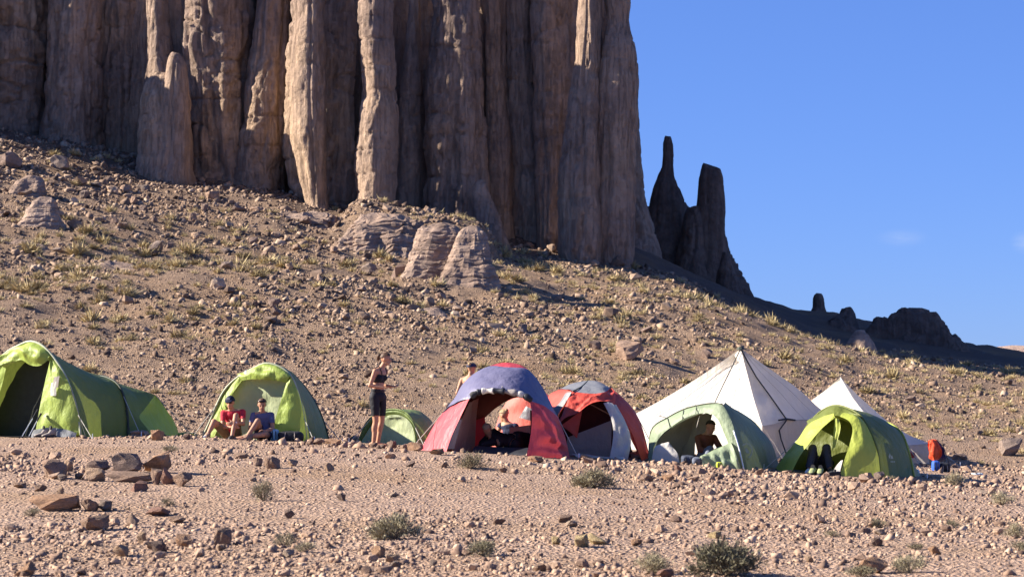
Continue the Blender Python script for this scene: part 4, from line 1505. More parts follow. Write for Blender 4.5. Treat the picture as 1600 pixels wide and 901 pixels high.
cord(C([(490, 624, 45.3), (522, 'g', 44.9)]), B)
# ---- C: the little green tent
Ct = tent("small_tent", 612, 44.5, "smallest green tent, low, behind the standing woman")
cH0 = [(559, 'g', 44.8), (570, 665, 44.75), (585, 648, 44.6), (605, 640.5, 44.45), (625, 641, 44.3), (640, 650, 44.2), (649, 668, 44.1), (653, 'g', 44.0)]
cH1 = [(620, 'g', 46.0), (636, 655, 45.8), (652, 641.5, 45.5), (667, 650, 45.2), (677, 663, 45.0), (684, 'g', 44.8)]
panel("canopy", C(cH0), C(cH1), M['green'], Ct, 34, 16, 0.03, 0.015, 4, 31)
panel("rear_panel", C(cH1), C([(660, 'g', 47.0), (680, 668, 46.6), (700, 'g', 46.0)]), M['green'], Ct, 20, 10, 0, 0.01, 4, 32)
panel("door_rim", C(cH0), C([(562, 'g', 44.80), (574, 669, 44.74), (588, 653, 44.59), (606, 646, 44.43), (623, 646, 44.29), (638, 654, 44.18), (647, 670, 44.08), (651, 'g', 43.99)]), M['green'], Ct, 34, 6, 0.02, 0.01, 4, 33)
closed("door", C([(562, "g", 44.72), (577, 669, 44.66), (591, 655, 44.52), (606, 649, 44.37), (622, 648, 44.24), (637, 655, 44.14), (646, 671, 44.05), (650, "g", 43.96)]), M['palegreen'], Ct, wr=0.02, wf=3, seed=34, fold=0.012, label="pale green zipped door with creases")
sleeve("pole_sleeve", C(cH0) + np.array((0, -0.015, 0.008)), 0.016, M['green'], Ct)
cord(C([(570, 662, 44.75), (552, 'g', 44.4)]), Ct)
# ---- D: the blue and red dome
D = tent("dome_tent", 775, 41.6, "violet blue dome tent with pink red side panels and open door", None)
dO = [(656, 'g', 41.6), (667, 684, 41.6), (678, 664, 41.6), (691, 645, 41.65), (710, 622, 41.7), (722, 601, 41.7), (741, 583, 41.75), (766, 571, 41.8), (788, 566, 41.8), (809, 568.5, 41.75), (824, 576, 41.65), (840, 593, 41.5), (853, 614, 41.4), (866, 641, 41.2), (874, 658, 41.1), (883, 682, 41.0), (891, 'g', 40.9)]
dQ = [(697, 'g', 40.7), (706, 680, 40.75), (719, 652, 40.8), (733, 623, 40.9), (742, 612, 40.9), (752, 607.5, 40.85), (775, 606, 40.75), (804, 611, 40.65), (828, 626, 40.55), (831, 648, 40.45), (829, 680, 40.4), (822, 'g', 40.3)]
low = [(766, 571.5, 41.79), (788, 573, 41.6), (809, 574, 41.58), (824, 576.5, 41.63)]
panel("fly_panel", C(dO[:4]), C(dQ[:4]), M['pink'], D, 22, 12, 0.02, 0.015, 3, 41, label="pink red left fly panel")
panel("fly_panel", C(dO[3:7] + low + dO[11:15]), C(dQ[3:9]), M['blue'], D, 54, 20, 0.05, 0.018, 5, 42, fold=0.004, label="violet blue fly")
panel("fly_panel", C(dO[14:]), C(dQ[8:]), M['pink'], D, 26, 16, 0.10, 0.03, 4, 43, fold=0.03, label="pink red right door flap hanging in folds")
panel("top_cap", C(dO[7:11]), C(low), M['pink'], D, 14, 5, 0.0, 0.004, 2, 44, label="pink red crown of the fly")
dB = [(728, 'g', 43.6), (740, 668, 43.6), (757, 647, 43.5), (772, 634, 43.45), (790, 622, 43.4), (810, 615, 43.3), (832, 620, 43.2), (850, 645, 43.1), (860, 'g', 43.0)]
panel("rear_fly", C(dO), C(dB), M['blue'], D, 50, 16, 0.04, 0.012, 4, 45)
sh_ = V3_ = np.array((0, 0, -0.07))
panel("roof_shade", C(dO[3:14]) + sh_, C([(742, 655, 43.4), (757, 650, 43.4), (772, 637, 43.35), (790, 625, 43.3), (810, 618, 43.2), (832, 623, 43.1), (846, 645, 43.0)]) + sh_ * 0.4, M['maroonin'], D, 40, 12, 0.0, 0.02, 4, 40, label="dark sheet painting the shade under the tent roof")
panel("roof_shade", C(dQ[3:9]) + sh_ * 0.5 + np.array((0, .06, 0)), C(dO[3:14]) + sh_, M['maroonin'], D, 40, 8, 0.0, 0.01, 4, 39)
panel("mesh_wall", C([(796, 668, 43.1), (824, 664, 43.0), (846, 662, 42.9)]), C([(796, 'g', 43.1), (824, 'g', 43.0), (848, 'g', 42.9)]), M['meshgrey'], D, 12, 6, 0.0, 0.02, 3, 38, label="low grey mesh wall at the back")
panel("inner_wall", C([(734, 628, 41.05), (722, 655, 41.0), (708, 'g', 40.95)]), C([(748, 622, 42.4), (744, 655, 42.3), (742, 'g', 42.2)]), M['beige'], D, 16, 10, 0.0, 0.02, 3, 46, label="beige inner tent wall")
panel("inner_wall", C([(828, 640, 42.0), (829, 670, 42.0), (826, 'g', 42.0)]), C([(842, 650, 43.0), (848, 675, 43.0), (850, 'g', 43.0)]), M['beige'], D, 10, 8, 0.0, 0.02, 3, 47)
panel("inner_wall", C([(742, 640, 43.3), (742, 660, 43.3), (742, 'g', 43.3)]), C([(757, 648, 43.35), (759, 665, 43.35), (760, 'g', 43.35)]), M['pink'], D, 10, 6, 0.0, 0.02, 3, 48)
panel("sill", C([(742, 696, 41.0), (785, 698, 40.85), (826, 699, 40.7)]), C([(738, 'g', 40.85), (785, 'g', 40.7), (823, 'g', 40.5)]), M['floor'], D, 12, 5, 0.02, 0.01, 3, 49, label="black raised floor edge")
panel("floor", C([(738, 'g', 40.9), (823, 'g', 40.6)]) + np.array((0, 0, .06)), C([(740, 'g', 43.3), (850, 'g', 43.0)]) + np.array((0, 0, .05)), M['floor'], D, 10, 10, 0.0, 0.01, 3, 50)
rl = cr(C([(736, 619, 40.75), (746, 613, 40.72), (760, 611, 40.68), (778, 611.5, 40.6), (798, 614, 40.55), (815, 619, 40.5), (829, 627, 40.45)]), 43)
roll = None
for k, (a, b, mm) in enumerate(((0, 6, 'cord'), (5, 9, 'floor'), (8, 17, 'liner'), (16, 24, 'floor'), (23, 32, 'meshgrey'), (31, 37, 'liner'), (36, 43, 'floor'))):
    seg = rl[a:b] + 0.004 * k
    rr = 0.052 + 0.012 * np.sin(np.linspace(0, 5, len(seg)) + k)
    v, f = tube_np(seg, rr, 10)
    o = put("rolled_door", v, f, M[mm], D, True)
cord([W(795, 574, 41.55), W(790, 590, 41.2), W(784, 605, 40.72)], D, 0.006, M['liner'], "zip")
# ---- E: the red and grey dome
E = tent("dome_tent", 935, 43.2, "orange red dome tent with a grey crown and a torn looking awning")
eO = [(845, 'g', 43.7), (850, 650, 43.7), (857, 618.5, 43.65), (872, 609, 43.6), (893, 599, 43.55), (921, 594, 43.5), (938, 597, 43.4), (953, 607, 43.2), (972, 620, 43.0), (991, 641, 42.8), (1004, 669, 42.6), (1017, 'g', 42.4)]
eA = [(895, 611, 42.7), (910, 613.5, 42.62), (930, 614.5, 42.55), (945, 612, 42.6), (953, 607.5, 43.15)]
panel("crown", C(eO[3:8]), C(eA), M['greycloth'], E, 24, 10, 0.03, 0.01, 4, 51, label="grey crown of the fly")
panel("fly_panel", C(eO[:4][::-1]), C([(895, 611, 42.7), (884, 628, 42.66), (872, 648, 42.62), (866, 'g', 42.6)]), M['red'], E, 22, 12, 0.03, 0.012, 3, 52)
panel("grey_strip", C([(893, 612.5, 42.6), (884, 628, 42.58), (871, 648, 42.54)]), C([(883, 614.5, 42.8), (873, 630, 42.8), (859, 641, 42.85)]), M['greycloth'], E, 12, 5, 0.03, 0.005, 3, 53)
panel("awning", C(eA), C([(874, 662, 42.25), (884, 652, 42.25), (902, 645, 42.25), (921, 631, 42.25), (942, 626, 42.28), (961, 631, 42.4)]), M['red'], E, 40, 20, 0.02, 0.05, 4, 54, fold=0.03, label="wrinkled red awning")
panel("fly_panel", C([(953, 607.5, 43.18)] + eO[8:]), C([(954, 609, 43.1), (962, 632, 42.4), (976, 656, 42.3), (990, 682, 42.2), (1003, 'g', 42.1)]), M['red'], E, 26, 12, 0.03, 0.012, 3, 55)
panel("liner_flap", C([(943, 629, 42.32), (955, 655, 42.2), (958, 680, 42.1), (952, 'g', 42.05)]), C([(963, 632, 42.36), (978, 660, 42.22), (986, 688, 42.1), (980, 'g', 42.0)]), M['liner'], E, 26, 12, 0.03, 0.03, 3, 56, fold=0.02, label="white liner flap hanging at the right of the door")
panel("mesh_door", C([(886, 683, 42.7), (886, 'g', 42.7)]), C([(956, 656, 42.6), (954, 'g', 42.55)]), M['meshgrey'], E, 12, 14, -0.03, 0.015, 3, 57, straight=True)
panel("inner_flap", C([(877, 664, 42.55), (890, 674, 42.55), (901, 684, 42.55)]), C([(910, 640, 42.6), (906, 660, 42.6), (902, 683, 42.6)]), M['red'], E, 12, 8, 0.0, 0.02, 3, 58)
closed("inner_tent", C([(868, 'g', 43.3), (872, 655, 43.3), (885, 632, 43.25), (910, 620, 43.2), (935, 620, 43.1), (955, 630, 43.05), (975, 655, 42.95), (990, 'g', 42.8)]), M['maroonin'], E, wr=0.03, seed=59, label="dark inside of the red tent")  # sheet whose near-black colour stands in for shade behind the door
panel("rear_fly", C(eO), C([(880, 'g', 45.6), (895, 640, 45.2), (925, 618, 45.0), (960, 640, 44.8), (1000, 'g', 44.6)]), M['red'], E, 30, 12, 0.03, 0.01, 3, 60)
panel("groundsheet", C([(888, 'g', 42.5), (972, 'g', 42.2)]) + np.array((0, 0, .06)), C([(900, 'g', 41.7), (978, 'g', 41.5)]) + np.array((0, 0, .035)), M['liner'], E, 18, 8, 0.02, 0.02, 5, 61, straight=True, label="white groundsheet spread before the door")
sleeve("pole_sleeve", C([(895, 611, 42.66), (908, 604, 43.0), (918, 595, 43.48)]), 0.012, M['darksleeve'], E, 14)
cord(C([(893, 611, 42.65), (884, 640, 42.4), (872, 661, 42.25)]), E, 0.01)
# ---- E2: the faded dome glimpsed through D
E2 = tent("dome_tent", 825, 46.0, "faded salmon dome tent glimpsed through the open blue tent")
q = [(768, 'g', 46.6), (778, 655, 46.5), (795, 624, 46.3), (822, 612, 46.1), (846, 611, 45.9), (862, 622, 45.7), (874, 650, 45.6), (880, 'g', 45.5)]
closed("fly_panel", C(q), M['salmon'], E2, bulge=0.25, wr=0.02, seed=62)
panel("rear_fly", C(q), C([(800, 'g', 48.5), (815, 640, 48.2), (840, 625, 47.8), (862, 640, 47.4), (880, 'g', 47)]), M['salmon'], E2, 24, 10, 0.05, 0.01, 3, 63)
panel("grey_strip", C([(811, 652, 45.72), (822, 634, 45.72)]), C([(829, 657, 45.62), (834, 640, 45.62)]), M['greycloth'], E2, 8, 6, 0.02, 0.01, 3, 64)
# ---- F: the white mess tents
Fm = tent("mess_tent", 1150, 51.0, "large white pyramid mess tent behind the sage green tent")
P0 = (1157, 544, 50.4)
fl = [P0, (1120, 570, 50.8), (1073, 601, 51.3), (1020, 632, 51.8), (975, 655, 52.2)]
ff = [P0, (1168, 586, 49.7), (1178, 624, 49.1), (1191, 665, 48.5)]
fm = [P0, (1178, 584, 50.1), (1203, 618, 49.95), (1229, 655, 49.7)]
fr = [P0, (1200, 574, 50.7), (1248, 608, 51.1), (1281, 638, 51.4), (1306, 654, 51.6)]
fb = [P0, (1130, 590, 52), (1090, 640, 54.6)]
panel("roof_panel", C(fl), C(ff), M['white'], Fm, 44, 30, -0.20, 0.03, 2, 71, fold=0.012, label="sunlit white roof panel")
panel("roof_panel", C(ff), C(fm), M['white'], Fm, 34, 12, -0.14, 0.05, 2.5, 72, fold=0.03)
panel("roof_panel", C(fm), C(fr), M['white'], Fm, 34, 18, -0.05, 0.02, 2, 73)
panel("roof_panel", C(fl), C(fb), M['white'], Fm, 24, 12, 0, 0.01, 2, 74)
panel("roof_panel", C(fb), C(fr), M['white'], Fm, 24, 12, 0, 0.01, 2, 75)


def wall(pts, seed, m, root, out=0.0):
    a = C(pts)
    b = a.copy()
    for r_ in b:
        r_[1] -= out
        r_[2] = ground(r_[0], r_[1]) - 0.03
    return panel("tent_wall", a, b, m, root, 20, 10, 0.0, 0.03, 4, seed, straight=True, fold=0.015)


wall([(975, 655, 52.2), (1085, 658, 50.2), (1191, 665, 48.5)], 76, M['white'], Fm)
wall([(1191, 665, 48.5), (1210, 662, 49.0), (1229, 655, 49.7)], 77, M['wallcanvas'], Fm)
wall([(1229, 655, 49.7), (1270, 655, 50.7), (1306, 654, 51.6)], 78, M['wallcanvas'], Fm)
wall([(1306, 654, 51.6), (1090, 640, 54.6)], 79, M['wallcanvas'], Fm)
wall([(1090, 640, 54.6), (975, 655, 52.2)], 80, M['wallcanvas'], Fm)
sm_ = C([(1157, 544, 50.36), (1143, 574, 50.25), (1128, 604, 50.1), (1115, 632, 49.9)])
cord(sm_ + np.array((0, -0.06, 0)), Fm, 0.014, None, "seam")
cord(C(fm) + np.array((0, -0.03, 0)), Fm, 0.016, None, "seam")
def face_line(A, B, t, n=10, out=0.02, sag=0.0):
    a, b = cr(A, n), cr(B, n)
    return a * (1 - t) + b * t + np.array((0, -out, 0)) 


for t_ in (0.16, 0.33, 0.66, 0.84):
    q_ = face_line(C(fl), C(ff), t_)
    q_[:, 1] += 0.20 * 4 * t_ * (1 - t_) * 0.75
    q_[:, 2] -= 0.20 * 4 * t_ * (1 - t_) * 0.42
    v, f = tube_np(q_, 0.007, 4)
    put("seam", v, f, M['wallcanvas'], Fm)
for t_ in (0.35, 0.7):
    v, f = tube_np(face_line(C(fm), C(fr), t_, 10, 0.03), 0.004, 4)
    put("seam", v, f, M['wallcanvas'], Fm)
mb = MB()
mb.tube(C([(1157, 541.5, 50.4), (1157, 546, 50.4)]), np.array((0.05, 0.10)), 8)
mb.put("pole_cap", M['darksleeve'], Fm)
mb = MB()
mb.tube(C([(1217, 656, 49.3), (1229, 654, 49.55), (1242, 656, 49.95)]), 0.022, 6)
mb.put("eave_bar", M['cord'], Fm)
cord(C([(1229, 656, 49.65), (1216, 674, 49.2), (1232, 'g', 49.3)]), Fm, 0.018, None, "wall_seam")
cord(C([(1003, 668, 51.0), (975, 668, 51.2)]), Fm, 0.012)

F2 = tent("mess_tent", 1340, 53.0, "smaller white pyramid mess tent behind the bright green tent")
P1 = (1313, 589, 53.2)
gl = [P1, (1290, 609, 53.8), (1266, 627, 54.4), (1238, 650, 55.2)]
gf = [P1, (1331, 620, 52.6), (1348, 643, 52.0), (1366, 664, 51.5)]
gm = [P1, (1340, 628, 52.7), (1378, 662, 52.1), (1420, 695, 51.7)]
gr = [P1, (1337, 614, 53.2), (1366, 640, 53.1), (1392, 662, 53.0), (1418, 678, 52.8), (1439, 689, 52.7), (1452, 692, 52.6)]
panel("roof_panel", C(gl), C(gf), M['white'], F2, 28, 18, -0.05, 0.02, 2, 81, label="sunlit white roof panel")
panel("roof_panel", C(gf), C(gm), M['white'], F2, 28, 14, -0.04, 0.02, 2, 82)
panel("roof_panel", C(gm), C(gr), M['white'], F2, 28, 14, -0.04, 0.02, 2, 83)
gb = [P1, (1330, 620, 55), (1345, 650, 57)]
panel("roof_panel", C(gl), C(gb), M['white'], F2, 16, 10, 0, 0.01, 2, 84)
panel("roof_panel", C(gb), C(gr), M['white'], F2, 16, 10, 0, 0.01, 2, 85)
wall([(1238, 650, 55.2), (1300, 660, 53.3), (1366, 664, 51.5)], 86, M['white'], F2)
wall([(1366, 664, 51.5), (1420, 695, 51.7)], 87, M['wallcanvas'], F2)
wall([(1420, 695, 51.7), (1436, 694, 52.1), (1452, 692, 52.6)], 88, M['wallcanvas'], F2)
cord(C([P1, (1331, 620, 52.6), (1348, 643, 52.0), (1366, 664, 51.5)]) + np.array((0, -0.02, 0)), F2, 0.012, M['liner'], "seam")
# ---- G: the sage green tent
DY = -1.4
Gt = tent("dome_tent", 1110, 41.4, "sage green dome tent with its door rolled open before the white tent")
gH0 = [(1013, 'g', 43.2), (1018, 672, 43.15), (1043, 653, 43.0), (1068, 640, 42.8), (1092, 633.5, 42.5), (1115, 630.5, 42.3), (1129, 632.5, 42.1), (1142, 655, 41.9), (1152, 688, 41.7), (1161, 'g', 41.5)]
gQ = [(1017, 'g', 43.0), (1022, 697, 42.95), (1034, 679, 42.85), (1047, 668, 42.75), (1066, 655, 42.55), (1090, 646, 42.35), (1110, 646, 42.15), (1122, 656, 42.0), (1131, 676, 41.9), (1139, 697, 41.8), (1145, 'g', 41.7)]
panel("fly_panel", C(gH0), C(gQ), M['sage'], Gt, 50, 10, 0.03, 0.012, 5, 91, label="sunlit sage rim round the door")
panel("side_panel", C(gH0[6:]), C([(1131, 631.5, 42.5), (1166, 649, 43.2), (1190, 672, 43.5), (1206, 693, 43.65), (1218, 'g', 43.8)]), M['sageshade'], Gt, 28, 18, 0.06, 0.012, 3, 92, label="shaded dark sage side")
panel("rear_fly", C(gH0[:7]), C([(1060, 'g', 45.3), (1075, 670, 45.2), (1090, 652, 45.1), (1108, 640, 45.0), (1131, 634, 44.6)]), M['sage'], Gt, 30, 14, 0.05, 0.01, 3, 93)
panel("rear_fly", C([(1131, 631.5, 42.5), (1166, 649, 43.2), (1190, 672, 43.5), (1218, 'g', 43.8)]), C([(1131, 634, 44.6), (1165, 655, 44.8), (1185, 678, 44.9), (1205, 'g', 45.0)]), M['sageshade'], Gt, 20, 10, 0.0, 0.01, 3, 94)
panel("inner_tent", C([(1020, 'g', 43.5), (1032, 685, 43.5), (1050, 668, 43.45), (1070, 656, 43.4), (1094, 646, 43.3)]), C([(1060, 'g', 43.7), (1066, 700, 43.7), (1074, 690, 43.7), (1080, 675, 43.7), (1090, 650, 43.6)]), M['beige'], Gt, 20, 10, 0.0, 0.02, 3, 95, label="beige inner tent")
panel("inner_tent", C([(1094, 646, 43.3), (1088, 670, 43.6), (1084, 'g', 43.7)]), C([(1070, 656, 43.7), (1066, 690, 43.8), (1060, 'g', 43.9)]), M['beige'], Gt, 14, 8, 0, 0.02, 3, 96)
panel("inner_tent", C([(1094, 646, 43.3), (1089, 665, 43.5), (1084, 690, 43.6)]), C([(1113, 646, 43.2), (1110, 658, 43.4), (1096, 690, 43.6)]), M['beige'], Gt, 12, 8, 0, 0.02, 3, 90)
panel("inner_door", C([(1017, 'g', 42.8), (1022, 700, 42.8), (1030, 694, 42.8), (1042, 691, 42.8)]), C([(1062, 'g', 42.5), (1060, 712, 42.5), (1056, 704, 42.6), (1050, 697, 42.7)]), M['liner'], Gt, 16, 12, 0.05, 0.02, 3, 97, label="white inner door drooping at the left")
panel("rolled_flap", C([(1092, 716, 41.7), (1112, 704, 41.75), (1128, 697, 41.75), (1142, 690, 41.75)]), C([(1098, 'g', 41.45), (1118, 'g', 41.45), (1136, 'g', 41.45), (1158, 'g', 41.4)]), M['sage'], Gt, 26, 14, 0.10, 0.05, 4, 98, fold=0.03, label="slumped sage door flap on the ground")
sleeve("pole_sleeve", C(gH0[:7]) + np.array((0, 0, .012)), 0.013, M['darksleeve'], Gt, 26)
sleeve("pole", C([(1146, 672, 41.7), (1154, 697, 41.58), (1162, 'g', 41.4)]), 0.014, M['pole'], Gt, 10)
for a, b in (((1043, 653, 42.95), (1047, 668, 42.72)), ((1068, 640, 42.75), (1066, 655, 42.52)), ((1088, 634, 42.5), (1087, 646, 42.33))):
    cord([C([a])[0] + np.array((0, -.03, 0)), C([b])[0] + np.array((0, -.03, 0))], Gt, 0.008, None, "strap")
cord(C([(1043, 653, 43.0), (1030, 649, 43.2)]), Gt, 0.008)
DY = 0.0
# ---- H: the bright lime tunnel tent at the right
H = tent("tunnel_tent", 1325, 41.2, "bright yellow green tunnel tent at the right with dark trousered legs in its door")
hM = [(1228, 'g', 42.3), (1248, 690, 42.1), (1264, 662, 41.9), (1284, 642, 41.6), (1304, 634, 41.4), (1325, 638.5, 41.1), (1346, 652, 40.8), (1362, 680, 40.5), (1371, 705, 40.35), (1375, 'g', 40.3)]
hR = [(1300, 'g', 43.6), (1320, 690, 43.4), (1345, 668, 43.0), (1373, 659.5, 42.4), (1392, 663, 42.0), (1409, 677, 41.7), (1418, 699, 41.5), (1424, 722, 41.4), (1427, 'g', 41.3)]
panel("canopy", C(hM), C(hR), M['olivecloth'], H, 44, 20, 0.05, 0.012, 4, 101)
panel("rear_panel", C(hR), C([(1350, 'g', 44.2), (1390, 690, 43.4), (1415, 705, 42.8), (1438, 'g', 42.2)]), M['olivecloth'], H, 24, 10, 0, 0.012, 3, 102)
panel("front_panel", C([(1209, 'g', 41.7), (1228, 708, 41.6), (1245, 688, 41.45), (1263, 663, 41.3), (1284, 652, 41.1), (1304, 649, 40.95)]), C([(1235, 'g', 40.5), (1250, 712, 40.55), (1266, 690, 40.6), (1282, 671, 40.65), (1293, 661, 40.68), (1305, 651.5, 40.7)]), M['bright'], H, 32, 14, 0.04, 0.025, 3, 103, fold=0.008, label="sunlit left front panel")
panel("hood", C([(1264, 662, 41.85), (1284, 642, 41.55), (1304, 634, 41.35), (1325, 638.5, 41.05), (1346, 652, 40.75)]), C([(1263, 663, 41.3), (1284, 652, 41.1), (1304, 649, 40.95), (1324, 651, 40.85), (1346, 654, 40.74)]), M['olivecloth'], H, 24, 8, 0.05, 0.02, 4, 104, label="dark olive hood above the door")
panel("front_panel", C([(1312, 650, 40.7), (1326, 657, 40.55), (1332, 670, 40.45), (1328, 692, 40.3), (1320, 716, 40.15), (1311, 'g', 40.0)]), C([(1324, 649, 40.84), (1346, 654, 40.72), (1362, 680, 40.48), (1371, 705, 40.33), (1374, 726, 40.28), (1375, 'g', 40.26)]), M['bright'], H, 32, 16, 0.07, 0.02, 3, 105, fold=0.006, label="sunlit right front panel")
panel("door_flap", C([(1304, 653, 40.72), (1302, 680, 40.68), (1300, 704, 40.62)]), C([(1311, 654, 40.68), (1313, 670, 40.62), (1305, 698, 40.6)]), M['bright'], H, 14, 7, 0.02, 0.015, 3, 106)
closed("inner_tent", C([(1238, 'g', 41.75), (1256, 695, 41.7), (1275, 672, 41.6), (1304, 655, 41.45), (1326, 660, 41.3), (1345, 680, 41.15), (1356, 'g', 41.0)]), M['olivecloth'], H, wr=0.03, seed=107, label="olive inner tent seen through the door")
panel("floor", C([(1238, 'g', 40.75), (1316, 'g', 40.3)]) + np.array((0, 0, .03)), C([(1240, 'g', 41.7), (1356, 'g', 41.0)]) + np.array((0, 0, .03)), M['floor'], H, 8, 6, 0, 0.005, 2, 108)
panel("liner_flap", C([(1300, 739, 40.05), (1306, 728, 40.12), (1313, 720, 40.18)]), C([(1310, 'g', 39.98), (1314, 730, 40.06), (1317, 718, 40.15)]), M['liner'], H, 8, 4, 0, 0.005, 2, 109)
sleeve("pole_sleeve", C(hM) + np.array((0, -0.01, 0.01)), 0.02, M['olivecloth'], H)
sleeve("pole_sleeve", C(hR) + np.array((0, -0.01, 0.01)), 0.018, M['bright'], H)


M['rope'] = mat_plain("pale_rope", (0.42, 0.40, 0.34), 0.8)


def stay(root, top, foot):
    p = C([top, foot])
    v, f = tube_np(lin(p, 5), 0.007, 4)
    put("guy_line", v, f, M['rope'], root)
    q = p[1]
    d = unit_(p[1] - p[0])
    v, f = tube_np(np.array([q - d * 0.02 + np.array((0, 0, .10)), q + np.array((0, 0, -.03))]), 0.009, 5)
    put("peg", v, f, M['pole'], root)


def unit_(v):
    return v / (np.linalg.norm(v) + 1e-9)


for root_, top, foot in (
        (A, (122, 648, 43.35), (146, 'g', 42.6)), (A, (192, 616, 44.6), (222, 'g', 43.4)), (A, (243, 617, 45.4), (306, 'g', 45.6)),
        (B, (341, 628, 44.5), (300, 'g', 44.0)), (B, (505, 656, 45.1), (536, 'g', 44.4)), (B, (474, 650, 43.8), (492, 'g', 43.0)),
        (Ct, (585, 648, 44.55), (545, 'g', 43.7)), (Ct, (649, 668, 44.05), (664, 'g', 43.4)),
        (D, (691, 645, 41.6), (640, 'g', 41.0)), (D, (866, 641, 41.2), (905, 'g', 40.6)),
        (E, (991, 641, 42.8), (1034, 'g', 42.2)), (H, (1245, 688, 41.4), (1192, 'g', 41.0)), (H, (1409, 677, 41.7), (1448, 'g', 41.2)),
        (Fm, (975, 655, 52.2), (930, 'g', 51.5)), (Fm, (1306, 654, 51.6), (1352, 'g', 50.8)), (F2, (1452, 692, 52.6), (1500, 'g', 51.8))):
    stay(root_, top, foot)


def emblem(root, c, m, kind):
    """faint printed badge and line of print, laid just proud of the cloth"""
    ex = np.array((1, 0.35, 0)) if kind == 'H' else np.array((0.8, 0.55, 0.0))
    ex /= np.linalg.norm(ex)
    ez = np.array((0.0, 0.0, 1.0))
    nrm = np.cross(ex, ez)
    mb = MB()

    def flat(pts):
        p = np.array([c + ex * a + ez * b for a, b in pts])
        n = len(p)
        mb.add(np.vstack([p - nrm * 0.001, p + nrm * 0.003]), [tuple(range(n))[::-1], tuple(range(n, 2 * n))] + [(i, (i + 1) % n, (i + 1) % n + n, i + n) for i in range(n)])
    if kind == 'H':
        flat([(-0.055, 0.0), (-0.01, 0.10), (0.005, 0.05), (-0.02, 0.0)])
        flat([(0.0, 0.0), (0.012, 0.045), (0.03, 0.06), (0.055, 0.0)])
        for k in range(6):
            flat([(-0.085 + k * 0.03, -0.065), (-0.085 + k * 0.03, -0.04), (-0.067 + k * 0.03, -0.04), (-0.067 + k * 0.03, -0.065)])
    else:
        for k in range(20):
            a0, a1 = k * math.pi / 10, (k + 1) * math.pi / 10
            flat([(math.cos(a0) * .14, math.sin(a0) * .14), (math.cos(a1) * .14, math.sin(a1) * .14), (math.cos(a1) * .115, math.sin(a1) * .115), (math.cos(a0) * .115, math.sin(a0) * .115)])
        flat([(-0.08, -0.04), (0.0, 0.07), (0.08, -0.04)])
    mb.put("emblem", m, root)


dg = bpy.context.evaluated_depsgraph_get()


def on_surface(o, px, py):
    """point of a tent panel seen at a pixel"""
    dg.update()
    e = np.array((0, 0, EYE))
    d = W(px, py, 30.0) - e
    mw = o.matrix_world
    off = np.zeros(3)
    p = o
    while p is not None:
        off += np.array(p.location)
        p = p.parent
    ok, loc, nrm, _ = o.ray_cast(Vector(e - off), Vector(d).normalized())
    return (np.array(loc) + off) if ok else None


for root, nm, px, py, m, kd in ((H, "canopy", 1391, 716, 'print', 'H'), (Gt, "side_panel", 1166, 704, 'greyprint', 'G')):
    o = [c for c in root.children if c.name.split('.')[0] == nm][0]
    p = on_surface(o, px, py)
    if p is not None:
        emblem(root, p + np.array((0.0, -0.02, 0)), M[m], kd)

# ================================================================== PEOPLE
def skin(name, col):
    m, N, L, B = newmat(name)
    B.inputs["Base Color"].default_value = (*col, 1)
    B.inputs["Roughness"].default_value = 0.55
    B.inputs["Subsurface Weight"].default_value = 0.0
    B.inputs["Specular IOR Level"].default_value = 0.3
    return m


M['skin'] = skin("sunlit_skin", (0.46, 0.235, 0.135))
M['skin_tan'] = skin("tanned_skin", (0.40, 0.21, 0.13))
M['redshirt'] = mat_plain("red_jersey", (0.50, 0.03, 0.05), 0.8, 14, 0.12, bumpd=0.01)
M['navyshirt'] = mat_plain("slate_navy_jersey", (0.10, 0.11, 0.20), 0.8, 14, 0.12, bumpd=0.01)
M['navytop'] = mat_plain("navy_top", (0.025, 0.03, 0.07), 0.8, 14, 0.12, bumpd=0.01)
M['black'] = mat_plain("black_jersey", (0.012, 0.012, 0.016), 0.7, 14, 0.15, bumpd=0.01)
M['khaki'] = mat_plain("khaki_cotton", (0.20, 0.14, 0.07), 0.85, 14, 0.12, bumpd=0.01)
M['charcoal'] = mat_plain("charcoal_trousers", (0.045, 0.045, 0.055), 0.8, 14, 0.15, bumpd=0.01)
M['rust'] = mat_plain("rust_jersey", (0.16, 0.055, 0.03), 0.8, 14, 0.12)
M['bluegrey'] = mat_plain("blue_grey_trousers", (0.13, 0.15, 0.20), 0.8, 14, 0.12)
M['whitecloth'] = mat_plain("white_cotton", (0.72, 0.70, 0.68), 0.8)
M['hairbrown'] = mat_plain("brown_hair", (0.085, 0.045, 0.025), 0.6, 30, 0.3)
M['hairblond'] = mat_plain("blond_hair", (0.36, 0.24, 0.12), 0.6, 30, 0.3)
M['hairgrey'] = mat_plain("ash_blond_hair", (0.38, 0.31, 0.22), 0.6, 30, 0.3)
M['hairdark'] = mat_plain("dark_hair", (0.025, 0.018, 0.014), 0.6, 30, 0.3)
M['cap'] = mat_plain("navy_cap", (0.012, 0.014, 0.035), 0.7)
M['eye'] = mat_plain("eye", (0.02, 0.015, 0.012), 0.3)
M['lips'] = mat_plain("lips", (0.35, 0.12, 0.10), 0.5)
M['glasses'] = mat_plain("dark_glasses", (0.01, 0.01, 0.012), 0.15)
M['watch'] = mat_plain("pale_watch", (0.7, 0.7, 0.7), 0.4)
M['shoe_white'] = mat_plain("white_shoe", (0.62, 0.62, 0.60), 0.6)
M['shoe_dark'] = mat_plain("dark_shoe", (0.05, 0.045, 0.04), 0.6)


def V3(*a):
    return np.array(a, float)


def unit(v):
    v = np.asarray(v, float)
    return v / (np.linalg.norm(v) + 1e-9)


